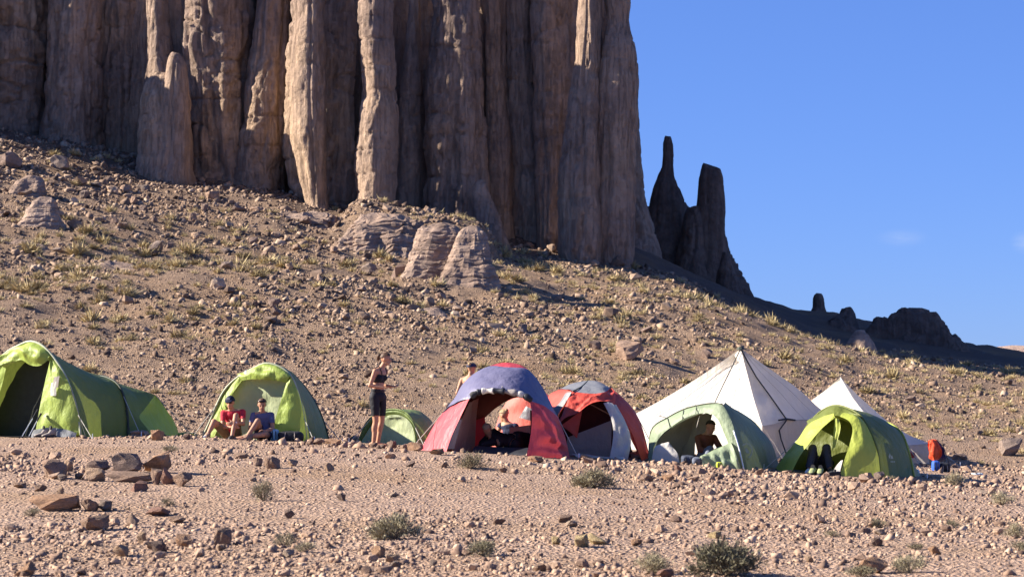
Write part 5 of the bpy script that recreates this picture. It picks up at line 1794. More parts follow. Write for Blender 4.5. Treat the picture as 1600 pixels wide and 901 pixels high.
def ell(mb, c, ax, n=14):
    """ellipsoid with axis vectors ax (3,3)"""
    th = np.linspace(0, 2 * math.pi, n, endpoint=False)
    ph = np.linspace(-math.pi / 2, math.pi / 2, n // 2 + 1)[1:-1]
    v = [c - ax[2]]
    for p in ph:
        for t in th:
            v.append(c + ax[0] * math.cos(p) * math.cos(t) + ax[1] * math.cos(p) * math.sin(t) + ax[2] * math.sin(p))
    v.append(c + ax[2])
    f = []
    k = len(ph)
    for j in range(n):
        f.append((0, 1 + (j + 1) % n, 1 + j))
        f.append((len(v) - 1, 1 + (k - 1) * n + j, 1 + (k - 1) * n + (j + 1) % n))
    for i in range(k - 1):
        for j in range(n):
            j2 = (j + 1) % n
            f.append((1 + i * n + j, 1 + i * n + j2, 1 + (i + 1) * n + j2, 1 + (i + 1) * n + j))
    mb.add(np.array(v), f)


def cap_(mb, a, b, ra, rb, n=12):
    """tapered limb with rounded ends"""
    d = unit(b - a)
    u = np.linspace(0, 1, 5)
    pts, rr = [], []
    for t in (-1.0, -0.75, -0.4):
        pts.append(a + d * ra * t)
        rr.append(ra * math.sqrt(max(0.0004, 1 - t * t)))
    for t in u:
        pts.append(a * (1 - t) + b * t)
        rr.append(ra * (1 - t) + rb * t)
    for t in (0.4, 0.75, 1.0):
        pts.append(b + d * rb * t)
        rr.append(rb * math.sqrt(max(0.0004, 1 - t * t)))
    p = np.array(pts)
    ref = V3(0.3, 0.5, 0.8) if abs(np.dot(d, unit(V3(0.3, 0.5, 0.8)))) < 0.9 else V3(1, 0, 0)
    x = unit(np.cross(d, ref))
    y = np.cross(d, x)
    th = np.linspace(0, 2 * math.pi, n, endpoint=False)
    v = (p[:, None, :] + np.array(rr)[:, None, None] * (np.cos(th)[None, :, None] * x + np.sin(th)[None, :, None] * y)).reshape(-1, 3)
    f = []
    for i in range(len(p) - 1):
        for j in range(n):
            k = (j + 1) % n
            f.append((i * n + j, i * n + k, (i + 1) * n + k, (i + 1) * n + j))
    f.append(tuple(range(n))[::-1])
    f.append(tuple((len(p) - 1) * n + j for j in range(n)))
    mb.add(v, f)


def hand(mb, wr, d, nrm, side, curl=0.7, s=1.0):
    """palm, four unequal bent fingers, thumb from the side of the palm"""
    d, nrm = unit(d), unit(nrm - np.dot(nrm, unit(d)) * unit(d))
    lat = np.cross(nrm, d)
    ell(mb, wr + d * 0.045 * s, np.array([lat * 0.040, d * 0.056, nrm * 0.017]) * s, 12)
    for i, (o, ln) in enumerate(((-0.030, 0.066), (-0.010, 0.078), (0.010, 0.074), (0.029, 0.058))):
        b = wr + d * 0.086 * s + lat * o * s
        c1 = curl * (0.8 + 0.12 * i)
        d1 = d * math.cos(c1 * 0.5) - nrm * math.sin(c1 * 0.5)
        d2 = d * math.cos(c1 * 1.2) - nrm * math.sin(c1 * 1.2)
        m = b + d1 * ln * 0.52 * s
        cap_(mb, b, m, 0.0098 * s, 0.0090 * s, 7)
        cap_(mb, m, m + d2 * ln * 0.5 * s, 0.0090 * s, 0.0078 * s, 7)
    b = wr + d * 0.025 * s + lat * side * 0.030 * s
    td = unit(d * 0.65 + lat * side * 0.7 - nrm * 0.25)
    m = b + td * 0.036 * s
    cap_(mb, b, m, 0.0125 * s, 0.0105 * s, 7)
    cap_(mb, m, m + unit(td + d * 0.5) * 0.03 * s, 0.0105 * s, 0.009 * s, 7)


def person(label, J, parts, sk='skin', voxel=0.010, female=False, hands=True, face=True, hair=None, group=None, curl=0.7):
    """J: joints in world metres. parts: clothing as (name, material, offset, {bone: (t0, t1)})"""
    J = {k: np.asarray(v, float) for k, v in J.items()}
    mb = MB()
    pel, chest, neck = J['pelvis'], J['chest'], J['neck']
    shl, shr = J['sh_a'], J['sh_b']
    hpl, hpr = J['hip_a'], J['hip_b']
    upv = unit(neck - pel)
    latS, latH = unit(shr - shl), unit(hpr - hpl)
    k = 0.96 if female else 1.0
    bones = []

    def fwd(lat, up):
        return unit(np.cross(up, lat))
    spine = [pel, (pel + chest) / 2, chest, neck]
    st = [(0.0, 0.160 if not female else 0.165, 0.112, 0.11), (0.22, 0.142 * k, 0.098, 0.11), (0.42, 0.128 * k, 0.090, 0.11), (0.62, 0.148 * k, 0.104, 0.12),
          (0.80, 0.155 * k, 0.102, 0.10), (0.92, 0.120 * k, 0.070, 0.07)]
    sp = lin(spine, 60)
    for t, w, dp, hh in st:
        c = sp[int(t * 59)]
        lat = unit(latH * (1 - t) + latS * t)
        f_ = fwd(lat, upv)
        ell(mb, c, np.array([lat * w, f_ * dp, upv * hh]), 16)
        if female and abs(t - 0.62) < 0.01 or (female and abs(t - 0.80) < 0.01 and False):
            sgn = np.sign(np.dot(f_, J['face'])) or 1
            for q in (-1, 1):
                ell(mb, c + lat * q * 0.065 + f_ * sgn * 0.07 + upv * 0.02, np.array([lat * 0.055, f_ * 0.055, upv * 0.055]), 12)
    bones.append(('torso', pel, neck, 0.10, 0.09))
    for a, sh in (('a', shl), ('b', shr)):
        ell(mb, sh, np.eye(3) * 0.052 * k, 12)
        cap_(mb, chest + 0.75 * (neck - chest) * 0.8 + 0.25 * (sh - chest), sh, 0.055 * k, 0.05 * k)
        el, wr = J['el_' + a], J['wr_' + a]
        cap_(mb, sh, el, 0.050 * k, 0.038 * k)
        cap_(mb, el, wr, 0.041 * k, 0.027 * k)
        bones += [('uparm_' + a, sh, el, 0.05, 0.038), ('forearm_' + a, el, wr, 0.04, 0.027)]
        hd = unit(wr - el) if ('hd_' + a) not in J else unit(J['hd_' + a])
        nr = V3(0, 0, 1) if ('hn_' + a) not in J else J['hn_' + a]
        if abs(np.dot(hd, unit(nr))) > 0.95:
            nr = V3(0, -1, 0.2)
        if hands:
            hand(mb, wr, hd, nr, 1 if a == 'a' else -1, curl, k)
        else:
            ell(mb, wr + hd * 0.07, np.array([unit(np.cross(nr, hd)) * 0.04, hd * 0.085, unit(nr) * 0.022]), 10)
        bones.append(('hand_' + a, wr, wr + hd * 0.16, 0.035, 0.03))
    for a, hp in (('a', hpl), ('b', hpr)):
        kn, an, toe = J['kn_' + a], J['an_' + a], J['toe_' + a]
        cap_(mb, hp, kn, 0.086, 0.056)
        cf = (kn * 0.68 + an * 0.32)
        back = unit(np.cross(np.cross(toe - an, an - kn), an - kn) + 1e-6)
        cap_(mb, kn, an, 0.054, 0.037)
        ell(mb, cf + back * 0.012, np.array([unit(np.cross(back, an - kn)) * 0.054, back * 0.052, unit(an - kn) * 0.13]), 12)
        ft = unit(toe - an)
        heel = an - ft * 0.045 + unit(an - kn) * 0.035
        cap_(mb, heel, an + ft * 0.10 + unit(an - kn) * 0.045, 0.036, 0.032)
        cap_(mb, an + unit(an - kn) * 0.02, toe, 0.036, 0.026)
        bones += [('thigh_' + a, hp, kn, 0.085, 0.056), ('calf_' + a, kn, an, 0.056, 0.037), ('foot_' + a, an + unit(an - kn) * 0.03, toe, 0.045, 0.035)]
    # head
    hc, fd = J['head'], unit(J['face'])
    hu = unit(J['hup']) if 'hup' in J else unit(V3(0, 0, 1) - np.dot(V3(0, 0, 1), fd) * fd)
    fd = unit(fd - np.dot(fd, hu) * hu)
    hl = np.cross(fd, hu)
    cap_(mb, neck - upv * 0.02, hc - hu * 0.07 - fd * 0.015, 0.056 * k, 0.052 * k)
    ell(mb, hc + hu * 0.02 - fd * 0.008, np.array([hl * 0.074, fd * 0.094, hu * 0.095]), 18)
    ell(mb, hc - hu * 0.055 + fd * 0.028, np.array([hl * 0.054, fd * 0.058, hu * 0.060]), 14)
    cap_(mb, hc + fd * 0.085 + hu * 0.012, hc + fd * 0.103 - hu * 0.025, 0.009, 0.014, 8)
    ell(mb, hc + fd * 0.078 - hu * 0.095, np.array([hl * 0.022, fd * 0.016, hu * 0.016]), 8)
    for q in (-1, 1):
        ell(mb, hc + hl * 0.074 * q - hu * 0.01 - fd * 0.01, np.array([hl * 0.010, fd * 0.019, hu * 0.030]), 8)
    bones.append(('head', hc + hu * 0.02, hc - hu * 0.05, 0.085, 0.06))
    v = np.vstack(mb.v)
    base = V3(pel[0], pel[1], min(v[:, 2].min(), pel[2]))
    root = empty("person", base, label, "person", group)
    me0 = mesh_np("body_build", v - base, mb.f)
    tmp = bpy.data.objects.new("body_build", me0)
    COL.objects.link(tmp)
    rm = tmp.modifiers.new("r", 'REMESH')
    rm.mode = 'VOXEL'
    rm.voxel_size = voxel
    sm = tmp.modifiers.new("s", 'SMOOTH')
    sm.factor = 0.5
    sm.iterations = 3
    d = bpy.context.evaluated_depsgraph_get()
    me = bpy.data.meshes.new_from_object(tmp.evaluated_get(d))
    bpy.data.objects.remove(tmp)
    bpy.data.meshes.remove(me0)
    me.name = "body"
    me.materials.clear()
    me.polygons.foreach_set("use_smooth", [True] * len(me.polygons))
    body = link("body", me, M[sk], root)
    nv = len(me.vertices)
    co = np.empty(nv * 3, np.float32)
    me.vertices.foreach_get("co", co)
    co = co.reshape(-1, 3).astype(float) + base
    nm = np.empty(nv * 3, np.float32)
    me.vertices.foreach_get("normal", nm)
    nm = nm.reshape(-1, 3).astype(float)
    D, T = [], []
    for nme, a, b, ra, rb in bones:
        ab = b - a
        t = np.clip(((co - a) @ ab) / (ab @ ab), 0, 1)
        dist = np.linalg.norm(co - (a + t[:, None] * ab), axis=1) - (ra * (1 - t) + rb * t)
        if nme == 'torso':
            dist = dist - 0.03
        D.append(dist)
        T.append(((co - a) @ ab) / (ab @ ab))
    D, T = np.array(D), np.array(T)
    own = D.argmin(0)
    names = [b[0] for b in bones]
    faces = [tuple(p.vertices) for p in me.polygons]

    def piece(name, mat, off, mask, wob=0.0):
        fs = [f for f in faces if all(mask[i] for i in f)]
        if not fs:
            return None
        used = sorted({i for f in fs for i in f})
        mp = {i: q for q, i in enumerate(used)}
        o_ = off + (wob * fbm(co[used, 0] * 14, co[used, 1] * 14, co[used, 2] * 9, 3, 77) if wob else 0)
        vv = co[used] + nm[used] * (o_[:, None] if wob else off)
        return put(name, vv, [tuple(mp[i] for i in f) for f in fs], M[mat], root, True)

    for nme, mat, off, cover in parts:
        mask = np.zeros(nv, bool)
        for bn, (t0, t1) in cover.items():
            for i, b in enumerate(names):
                if b == bn or b[:-2] == bn:
                    mask |= (own == i) & (T[i] >= t0) & (T[i] <= t1)
        piece(nme, mat, off, mask, off * 0.6)
    rel = co - hc
    a_f, a_u, a_l = rel @ fd, rel @ hu, rel @ hl
    hd_i = names.index('head')
    if hair:
        style, mat = hair
        if style in ('tied', 'short', 'bun'):
            mask = (own == hd_i) & ((a_u > 0.045 - 0.5 * np.clip(-a_f, -0.03, 0.2) - 0.02 * 0) & (a_f < 0.075) & ((a_u > 0.055) | (a_f < 0.01)) & (a_u > -0.075))
            piece("hair", mat, 0.014, mask, 0.010)
            if style == 'tied':
                m2 = MB()
                m2.tube(cr([hc - fd * 0.095 + hu * 0.06, hc - fd * 0.135 + hu * 0.05, hc - fd * 0.15 + hu * 0.0, hc - fd * 0.14 - hu * 0.055], 10), np.array([0.018, 0.03, 0.036, 0.038, 0.036, 0.034, 0.03, 0.026, 0.02, 0.01]), 10)
                m2.put("ponytail", M[mat], root, True)
            if style == 'bun':
                m2 = MB()
                ell(m2, hc - fd * 0.09 + hu * 0.07, np.eye(3) * 0.042, 12)
                m2.put("hair_bun", M[mat], root, True)
    if face:
        for q in (-1, 1):
            m2 = MB()
            ell(m2, hc + fd * 0.083 + hl * 0.030 * q + hu * 0.006, np.array([hl * 0.014, fd * 0.007, hu * 0.008]), 8)
            m2.put("eye", M['eye'], root, True)
        m2 = MB()
        ell(m2, hc + fd * 0.086 - hu * 0.058, np.array([hl * 0.024, fd * 0.007, hu * 0.007]), 8)
        m2.put("mouth", M['lips'], root, True)
    return root, dict(hc=hc, fd=fd, hu=hu, hl=hl, piece=piece, co=co, own=own, names=names, T=T, a_f=a_f, a_u=a_u, a_l=a_l, hd=hd_i)


def frame(px, Y, gz=None):
    """local metres (right, away, up) at a spot on the ground"""
    x = (px - 800) / F * Y
    g = ground(x, Y) if gz is None else gz
    return lambda a, b, c: V3(x + a, Y + b, g + c)


# ---- the woman standing beside the little tent, in profile to the right
L_ = frame(592, 42.3)
root, H_ = person(
    "woman standing in black crop top and black shorts, barefoot, hair tied back",
    {'pelvis': L_(-.02, 0, .93), 'chest': L_(0, 0, 1.24), 'neck': L_(.045, 0, 1.44), 'head': L_(.13, -.01, 1.60), 'face': V3(.97, -.20, -.14),
     'sh_a': L_(-.06, -.145, 1.38), 'sh_b': L_(.12, .13, 1.38), 'hip_a': L_(-.075, -.07, .90), 'hip_b': L_(.045, .075, .90),
     'el_a': L_(-.15, -.19, 1.12), 'wr_a': L_(.10, -.22, 1.08), 'el_b': L_(.02, .20, 1.12), 'wr_b': L_(.24, .06, 1.10),
     'hd_a': V3(1, .1, .06), 'hd_b': V3(1, -.3, .05), 'kn_a': L_(-.05, -.085, .48), 'kn_b': L_(.05, .085, .48),
     'an_a': L_(-.09, -.08, .075), 'an_b': L_(-.02, .09, .075), 'toe_a': L_(.08, -.13, .028), 'toe_b': L_(.14, .05, .028)},
    [("shorts", 'black', 0.012, {'torso': (-.4, .24), 'thigh': (-.3, .80)}), ("crop_top", 'black', 0.009, {'torso': (.47, .77)})],
    'skin', 0.0105, True, hair=('tied', 'hairbrown'), curl=0.5)
m2 = MB()
for q in (-1, 1):
    m2.tube(cr([L_(.10 + .03 * -q, -.075 * q - .05, 1.30), L_(.095 - .045 * q, -.075 * q - .03, 1.38), L_(.04 - .045 * q, -.075 * q, 1.475), L_(-.05 - .03 * q, -.06 * q + .03, 1.41), L_(-.085, -.04 * q + .06, 1.30)], 14), 0.008, 5)
m2.put("strap", M['black'], root)

# ---- the man in red with a cap, sitting with one knee hugged
L_ = frame(362, 43.6)
root, H_ = person(
    "man in red shirt and dark cap sitting on the ground, hands clasped round one knee",
    {'pelvis': L_(0.02, .05, .11), 'chest': L_(0.03, .08, .38), 'neck': L_(0.01, .03, .56), 'head': L_(-.02, -.03, .70), 'face': V3(-.12, -1, -.10),
     'sh_a': L_(-.155, .03, .50), 'sh_b': L_(.21, .05, .52), 'hip_a': L_(-.09, .0, .11), 'hip_b': L_(.10, .0, .11),
     'el_a': L_(-.15, -.14, .25), 'wr_a': L_(.04, -.30, .24), 'el_b': L_(.24, -.12, .30), 'wr_b': L_(.09, -.36, .33),
     'hd_a': V3(.8, -.25, .1), 'hn_a': V3(-.2, -1, .2), 'hd_b': V3(-.9, -.2, -.15), 'hn_b': V3(.2, -1, .2),
     'kn_a': L_(-.29, -.30, .35), 'kn_b': L_(.12, -.27, .46), 'an_a': L_(-.40, -.42, .08), 'an_b': L_(.07, -.46, .08),
     'toe_a': L_(-.47, -.58, .04), 'toe_b': L_(.05, -.64, .04)},
    [("shirt", 'redshirt', 0.008, {'torso': (.05, .97), 'uparm': (-.4, .62)}), ("shorts", 'khaki', 0.016, {'torso': (-.5, .06), 'thigh': (-.4, .78)}),
     ("shoe", 'shoe_white', 0.012, {'foot_a': (-.6, 1.4)}), ("shoe", 'shoe_dark', 0.012, {'foot_b': (-.6, 1.4)})],
    'skin', 0.0105, False, hair=('short', 'hairbrown'), curl=1.0)
h = H_
H_['piece']("cap", 'cap', 0.022, (h['own'] == h['hd']) & (h['a_u'] > 0.035 + 0.15 * np.clip(-h['a_f'] - 0.02, -.2, .05)))
m2 = MB()
bc = h['hc'] + h['fd'] * 0.10 + h['hu'] * 0.045
ell(m2, bc + h['fd'] * 0.03, np.array([h['hl'] * 0.075, h['fd'] * 0.075 - h['hu'] * 0.02, h['hu'] * 0.010]), 16)
m2.put("cap_peak", M['cap'], root, True)
m2 = MB()
m2.box(h['hc'] + h['fd'] * 0.113 + h['hu'] * 0.088, (0.045, 0.012, 0.02))
m2.put("cap_badge", M['whitecloth'], root)
m2 = MB()
ell(m2, h['hc'] + h['fd'] * 0.088 + h['hu'] * 0.008, np.array([h['hl'] * 0.066, h['fd'] * 0.012, h['hu'] * 0.017]), 12)
m2.put("sunglasses", M['glasses'], root, True)
m2 = MB()
m2.tube([L_(.105, -.352, .331), L_(.125, -.33, .333)], 0.036, 12)
m2.put("wristwatch", M['watch'], root)

# ---- the companion in slate blue
L_ = frame(410, 43.5)
root, H_ = person(
    "bare legged person in slate blue shirt sitting with one knee raised",
    {'pelvis': L_(.05, .08, .11), 'chest': L_(.03, .10, .36), 'neck': L_(.0, .06, .53), 'head': L_(-.005, .01, .675), 'face': V3(.10, -1, -.28),
     'sh_a': L_(-.17, .06, .48), 'sh_b': L_(.17, .06, .48), 'hip_a': L_(-.05, .03, .11), 'hip_b': L_(.15, .03, .11),
     'el_a': L_(-.22, -.04, .24), 'wr_a': L_(-.10, -.22, .24), 'el_b': L_(.21, -.06, .22), 'wr_b': L_(.10, -.24, .20),
     'hd_a': V3(-.8, -.5, -.1), 'hd_b': V3(-.8, -.4, .1), 'kn_a': L_(-.05, -.30, .38), 'kn_b': L_(.06, -.38, .13),
     'an_a': L_(-.24, -.46, .07), 'an_b': L_(-.34, -.40, .07), 'toe_a': L_(-.36, -.60, .03), 'toe_b': L_(-.50, -.36, .05)},
    [("shirt", 'navyshirt', 0.008, {'torso': (.05, .97), 'uparm': (-.4, .62)}), ("shorts", 'navytop', 0.016, {'torso': (-.5, .06), 'thigh': (-.4, .62)})],
    'skin_tan', 0.0105, False, hair=('short', 'hairbrown'), curl=0.9)
h = H_
m2 = MB()
ell(m2, h['hc'] + h['fd'] * 0.070 + h['hu'] * 0.085, np.array([h['hl'] * 0.072, h['fd'] * 0.020, h['hu'] * 0.020]), 12)
m2.put("sunglasses", M['glasses'], root, True)

# ---- the one seen from behind, half hidden by the blue tent
L_ = frame(733, 44.6)
root, H_ = person(
    "bare shouldered person standing behind the blue tent, hair up under a dark headband",
    {'pelvis': L_(0, 0, .90), 'chest': L_(.01, .02, 1.22), 'neck': L_(.02, .03, 1.41), 'head': L_(.05, .05, 1.555), 'face': V3(.45, .86, -.1),
     'sh_a': L_(.19, -.04, 1.35), 'sh_b': L_(-.14, .09, 1.33), 'hip_a': L_(.09, -.03, .88), 'hip_b': L_(-.09, .03, .88),
     'el_a': L_(.24, .06, 1.08), 'wr_a': L_(.20, .22, 1.0), 'el_b': L_(-.23, .06, 1.08), 'wr_b': L_(-.20, .20, .92),
     'kn_a': L_(.09, 0, .47), 'kn_b': L_(-.09, 0, .47), 'an_a': L_(.09, -.03, .075), 'an_b': L_(-.09, -.03, .075), 'toe_a': L_(.13, .15, .03), 'toe_b': L_(-.05, .16, .03)},
    [("shorts", 'black', 0.012, {'torso': (-.4, .2), 'thigh': (-.3, .7)}), ("top", 'navytop', 0.009, {'torso': (.3, .72)})],
    'skin', 0.0125, True, face=False, hair=('bun', 'hairblond'))
h = H_
H_['piece']("headband", 'navytop', 0.024, (h['own'] == h['hd']) & (np.abs(h['a_u'] - 0.045) < 0.032))

# ---- inside the blue tent: one sitting with her back to us, one lying
L_ = frame(797, 44.1)
person("blond woman in navy top sitting behind the open blue tent, back turned",
       {'pelvis': L_(.02, 0, .13), 'chest': L_(-.0, .03, .38), 'neck': L_(-.06, .05, .55), 'head': L_(-.12, .07, .685), 'face': V3(-.75, .55, -.3),
        'sh_a': L_(.11, -.03, .48), 'sh_b': L_(-.18, .10, .49), 'hip_a': L_(.12, -.02, .12), 'hip_b': L_(-.07, .06, .12),
        'el_a': L_(.17, .12, .27), 'wr_a': L_(.04, .28, .20), 'el_b': L_(-.27, .14, .28), 'wr_b': L_(-.22, .30, .16),
        'kn_a': L_(.22, .38, .30), 'kn_b': L_(-.18, .42, .25), 'an_a': L_(.12, .60, .08), 'an_b': L_(-.02, .55, .08), 'toe_a': L_(.10, .76, .05), 'toe_b': L_(.10, .66, .05)},
       [("top", 'navytop', 0.014, {'torso': (.22, .90), 'uparm': (-.4, .2)}), ("trousers", 'whitecloth', 0.014, {'torso': (-.5, .20), 'thigh': (-.4, 1.1), 'calf': (-.2, .9)})],
       'skin', 0.0135, True, hands=True, face=False, hair=('bun', 'hairblond'))
L_ = frame(770, 41.6, ground((770 - 800) / F * 41.6, 41.6) + 0.05)
person("person in black clothes lying curled in the doorway of the blue tent, pale hair",
       {'pelvis': L_(.42, .05, .17), 'chest': L_(.12, .0, .20), 'neck': L_(-.05, .05, .27), 'head': L_(-.10, .12, .37), 'face': V3(-.45, .80, -.2), 'hup': V3(-.3, -.1, .9),
        'sh_a': L_(.0, -.13, .16), 'sh_b': L_(.02, .14, .33), 'hip_a': L_(.42, -.06, .13), 'hip_b': L_(.44, .07, .26),
        'el_a': L_(-.18, -.16, .12), 'wr_a': L_(-.22, .05, .08), 'el_b': L_(-.12, .26, .22), 'wr_b': L_(-.24, .30, .10),
        'kn_a': L_(.62, .32, .12), 'kn_b': L_(.62, .36, .25), 'an_a': L_(.84, .12, .10), 'an_b': L_(.86, .16, .20), 'toe_a': L_(.98, .16, .10), 'toe_b': L_(1.0, .22, .20)},
       [("jacket", 'black', 0.022, {'torso': (.05, .95), 'uparm': (-.4, 1.2), 'forearm': (-.2, .9)}), ("trousers", 'black', 0.018, {'torso': (-.5, .06), 'thigh': (-.4, 1.2), 'calf': (-.2, .95)}),
        ("shoe", 'shoe_dark', 0.012, {'foot': (-.6, 1.4)})],
       'skin', 0.0135, False, hands=True, face=False, hair=('short', 'hairgrey'))
# ---- inside the sage tent
L_ = frame(1104, 41.7)
person("person in rust brown top sitting inside the sage green tent beside the gear",
       {'pelvis': L_(-.02, .05, .13), 'chest': L_(-.02, .08, .36), 'neck': L_(.02, .05, .54), 'head': L_(.07, .02, .67), 'face': V3(.75, -.6, -.35),
        'sh_a': L_(-.16, .0, .47), 'sh_b': L_(.14, .12, .47), 'hip_a': L_(-.09, .0, .12), 'hip_b': L_(.09, .06, .12),
        'el_a': L_(-.14, -.16, .27), 'wr_a': L_(.08, -.28, .22), 'el_b': L_(.26, .0, .26), 'wr_b': L_(.22, -.18, .17),
        'kn_a': L_(.03, -.32, .28), 'kn_b': L_(.22, -.24, .26), 'an_a': L_(-.05, -.48, .08), 'an_b': L_(.26, -.46, .08), 'toe_a': L_(-.08, -.64, .05), 'toe_b': L_(.30, -.62, .05)},
       [("top", 'rust', 0.014, {'torso': (.05, .95), 'uparm': (-.4, 1.2), 'forearm': (-.2, .5)}), ("trousers", 'bluegrey', 0.016, {'torso': (-.5, .06), 'thigh': (-.4, 1.2), 'calf': (-.2, .9)})],
       'skin_tan', 0.0135, False, hands=True, face=True, hair=('short', 'hairdark'))
# ---- the legs in the bright green tent
L_ = frame(1275, 40.75)
person("person in charcoal trousers lying in the bright green tent, knees up in the doorway",
       {'pelvis': L_(.08, .42, .13), 'chest': L_(.16, .72, .15), 'neck': L_(.20, .95, .17), 'head': L_(.22, 1.10, .20), 'face': V3(0, -.35, .9), 'hup': V3(.1, 1, .35),
        'sh_a': L_(.03, .86, .15), 'sh_b': L_(.36, .90, .15), 'hip_a': L_(-.02, .36, .13), 'hip_b': L_(.18, .40, .13),
        'el_a': L_(-.06, .66, .10), 'wr_a': L_(.06, .46, .22), 'el_b': L_(.44, .70, .10), 'wr_b': L_(.26, .50, .22),
        'kn_a': L_(-.06, .06, .44), 'kn_b': L_(.19, .10, .44), 'an_a': L_(-.15, -.16, .075), 'an_b': L_(.22, -.10, .075), 'toe_a': L_(-.22, -.33, .035), 'toe_b': L_(.26, -.28, .035)},
       [("trousers", 'charcoal', 0.022, {'torso': (-.6, .12), 'thigh': (-.4, 1.2), 'calf': (-.2, .97)}), ("jacket", 'navytop', 0.018, {'torso': (.10, .95), 'uparm': (-.4, 1.2), 'forearm': (-.2, .9)}),
        ("shoe", 'shoe_white', 0.012, {'foot_a': (-.6, 1.4)}), ("shoe", 'shoe_dark', 0.012, {'foot_b': (-.6, 1.4)})],
       'skin', 0.0135, False, hands=True, face=False, hair=('short', 'hairdark'))


# ================================================================== GEAR
M['boot'] = mat_plain("grey_tan_boot", (0.30, 0.26, 0.22), 0.8, 20, 0.2)
M['sole'] = mat_plain("boot_sole", (0.04, 0.04, 0.04), 0.8)
M['limeshoe'] = mat_plain("grey_lime_shoe", (0.30, 0.34, 0.15), 0.7, 20, 0.2)
M['pack'] = mat_plain("black_pack_cloth", (0.018, 0.019, 0.024), 0.7, 12, 0.2, bumpd=0.02)
M['bluepack'] = mat_plain("blue_pack_cloth", (0.03, 0.10, 0.42), 0.6, 12, 0.2, bumpd=0.02)
M['lightblue'] = mat_plain("pale_blue_cloth", (0.30, 0.52, 0.62), 0.7, 12, 0.2, bumpd=0.02)
M['orange'] = mat_plain("orange_red_jacket", (0.72, 0.09, 0.03), 0.6, 9, 0.15, bumpd=0.03)
M['navycloth'] = mat_plain("navy_cloth", (0.03, 0.035, 0.10), 0.7, 9, 0.15, bumpd=0.03)
M['neon'] = mat_plain("neon_pouch", (0.55, 0.62, 0.05), 0.6)
M['paleplastic'] = mat_plain("pale_plastic", (0.62, 0.66, 0.64), 0.4)
M['gearblue'] = mat_plain("dark_blue_gear", (0.05, 0.06, 0.09), 0.7, 12, 0.3, bumpd=0.02)


def boot(px, Y, yaw, label, mat, tall=0.13, group=None, s=1.0):
    x = (px - 800) / F * Y
    z = ground(x, Y)
    r = empty("boot" if tall > .1 else "shoe", (x, Y, z), label, "boot" if tall > .1 else "shoe", group)
    r.rotation_euler.z = yaw
    prof = [(-.11, .045, tall + .03), (-.07, .048, tall + .035), (-.02, .048, tall + .02), (.03, .047, .095), (.09, .046, .075), (.14, .040, .058), (.165, .02, .035)]
    v, f = [], []
    n = 10
    for a, w, h_ in prof:
        for j in range(n):
            t = j / n * 2 * math.pi
            c, si = math.cos(t), math.sin(t)
            v.append((a * s, w * c * s * (0.8 if si > 0.6 else 1), (0.03 + (h_ - 0.03) * (0.5 + 0.5 * si)) * s))
    for i in range(len(prof) - 1):
        for j in range(n):
            k = (j + 1) % n
            f.append((i * n + j, i * n + k, (i + 1) * n + k, (i + 1) * n + j))
    f.append(tuple(range(n))[::-1])
    f.append(tuple((len(prof) - 1) * n + j for j in range(n)))
    link("upper", mesh_np("upper", v, f, True), M[mat], r)
    mb = MB()
    pts = [(-.12, .04), (-.02, .05), (.08, .052), (.15, .035), (.175, 0)]
    ring = [(a, w) for a, w in pts] + [(a, -w) for a, w in pts[::-1][1:]]
    vv = [(a * s, w * s, 0.0) for a, w in ring] + [(a * s, w * s, .035 * s) for a, w in ring]
    m_ = len(ring)
    ff = [tuple(range(m_))[::-1], tuple(range(m_, 2 * m_))] + [(i, (i + 1) % m_, (i + 1) % m_ + m_, i + m_) for i in range(m_)]
    link("sole", mesh_np("sole", vv, ff), M['sole'], r)
    mb.tube([(-.03 * s, 0, (tall + .03) * s), (.0, 0, (tall + .035) * s)], 0.035 * s, 8)
    v2 = np.vstack(mb.v)
    link("collar", mesh_np("collar", v2, mb.f), M['sole'], r)
    return r


boot(68, 42.95, 3.6, "left boot of the pair in the mouth of the large tunnel tent", 'boot', 0.15)
boot(79, 42.9, 3.75, "right boot of the pair in the mouth of the large tunnel tent", 'boot', 0.15)
boot(1269, 40.15, 4.4, "left one of two grey green shoes before the bright green tent", 'limeshoe', 0.09, s=1.1)
boot(1281, 40.1, 4.5, "right one of two grey green shoes before the bright green tent", 'limeshoe', 0.09, s=1.1)
boot(1302, 39.95, 3.3, "flat dark shoe lying by the right flap of the bright green tent", 'sole', 0.05)
for a, b, lab in (((33, 'g', 43.0), (59, 640, 43.55), "left trekking pole leaning in the door of the large tunnel tent"), ((44, 'g', 42.9), (64, 646, 43.5), "right trekking pole leaning in the door of the large tunnel tent")):
    p0, p1 = C([a])[0], C([b])[0]
    r = empty("trekking_pole", p0, lab, "trekking pole")
    mb = MB()
    mb.tube([p0, p0 * .3 + p1 * .7], np.array((.006, .010)), 8)
    mb.put("shaft", M['pole'], r)
    mb = MB()
    mb.tube([p0 * .3 + p1 * .7, p0 * .12 + p1 * .88, p1], np.array((.014, .017, .02)), 8)
    mb.put("grip", M['black'], r)
    mb = MB()
    q = p0 * .94 + p1 * .06
    mb.tube([q, q + (p1 - p0) * .008], 0.03, 10)
    mb.put("basket", M['black'], r)


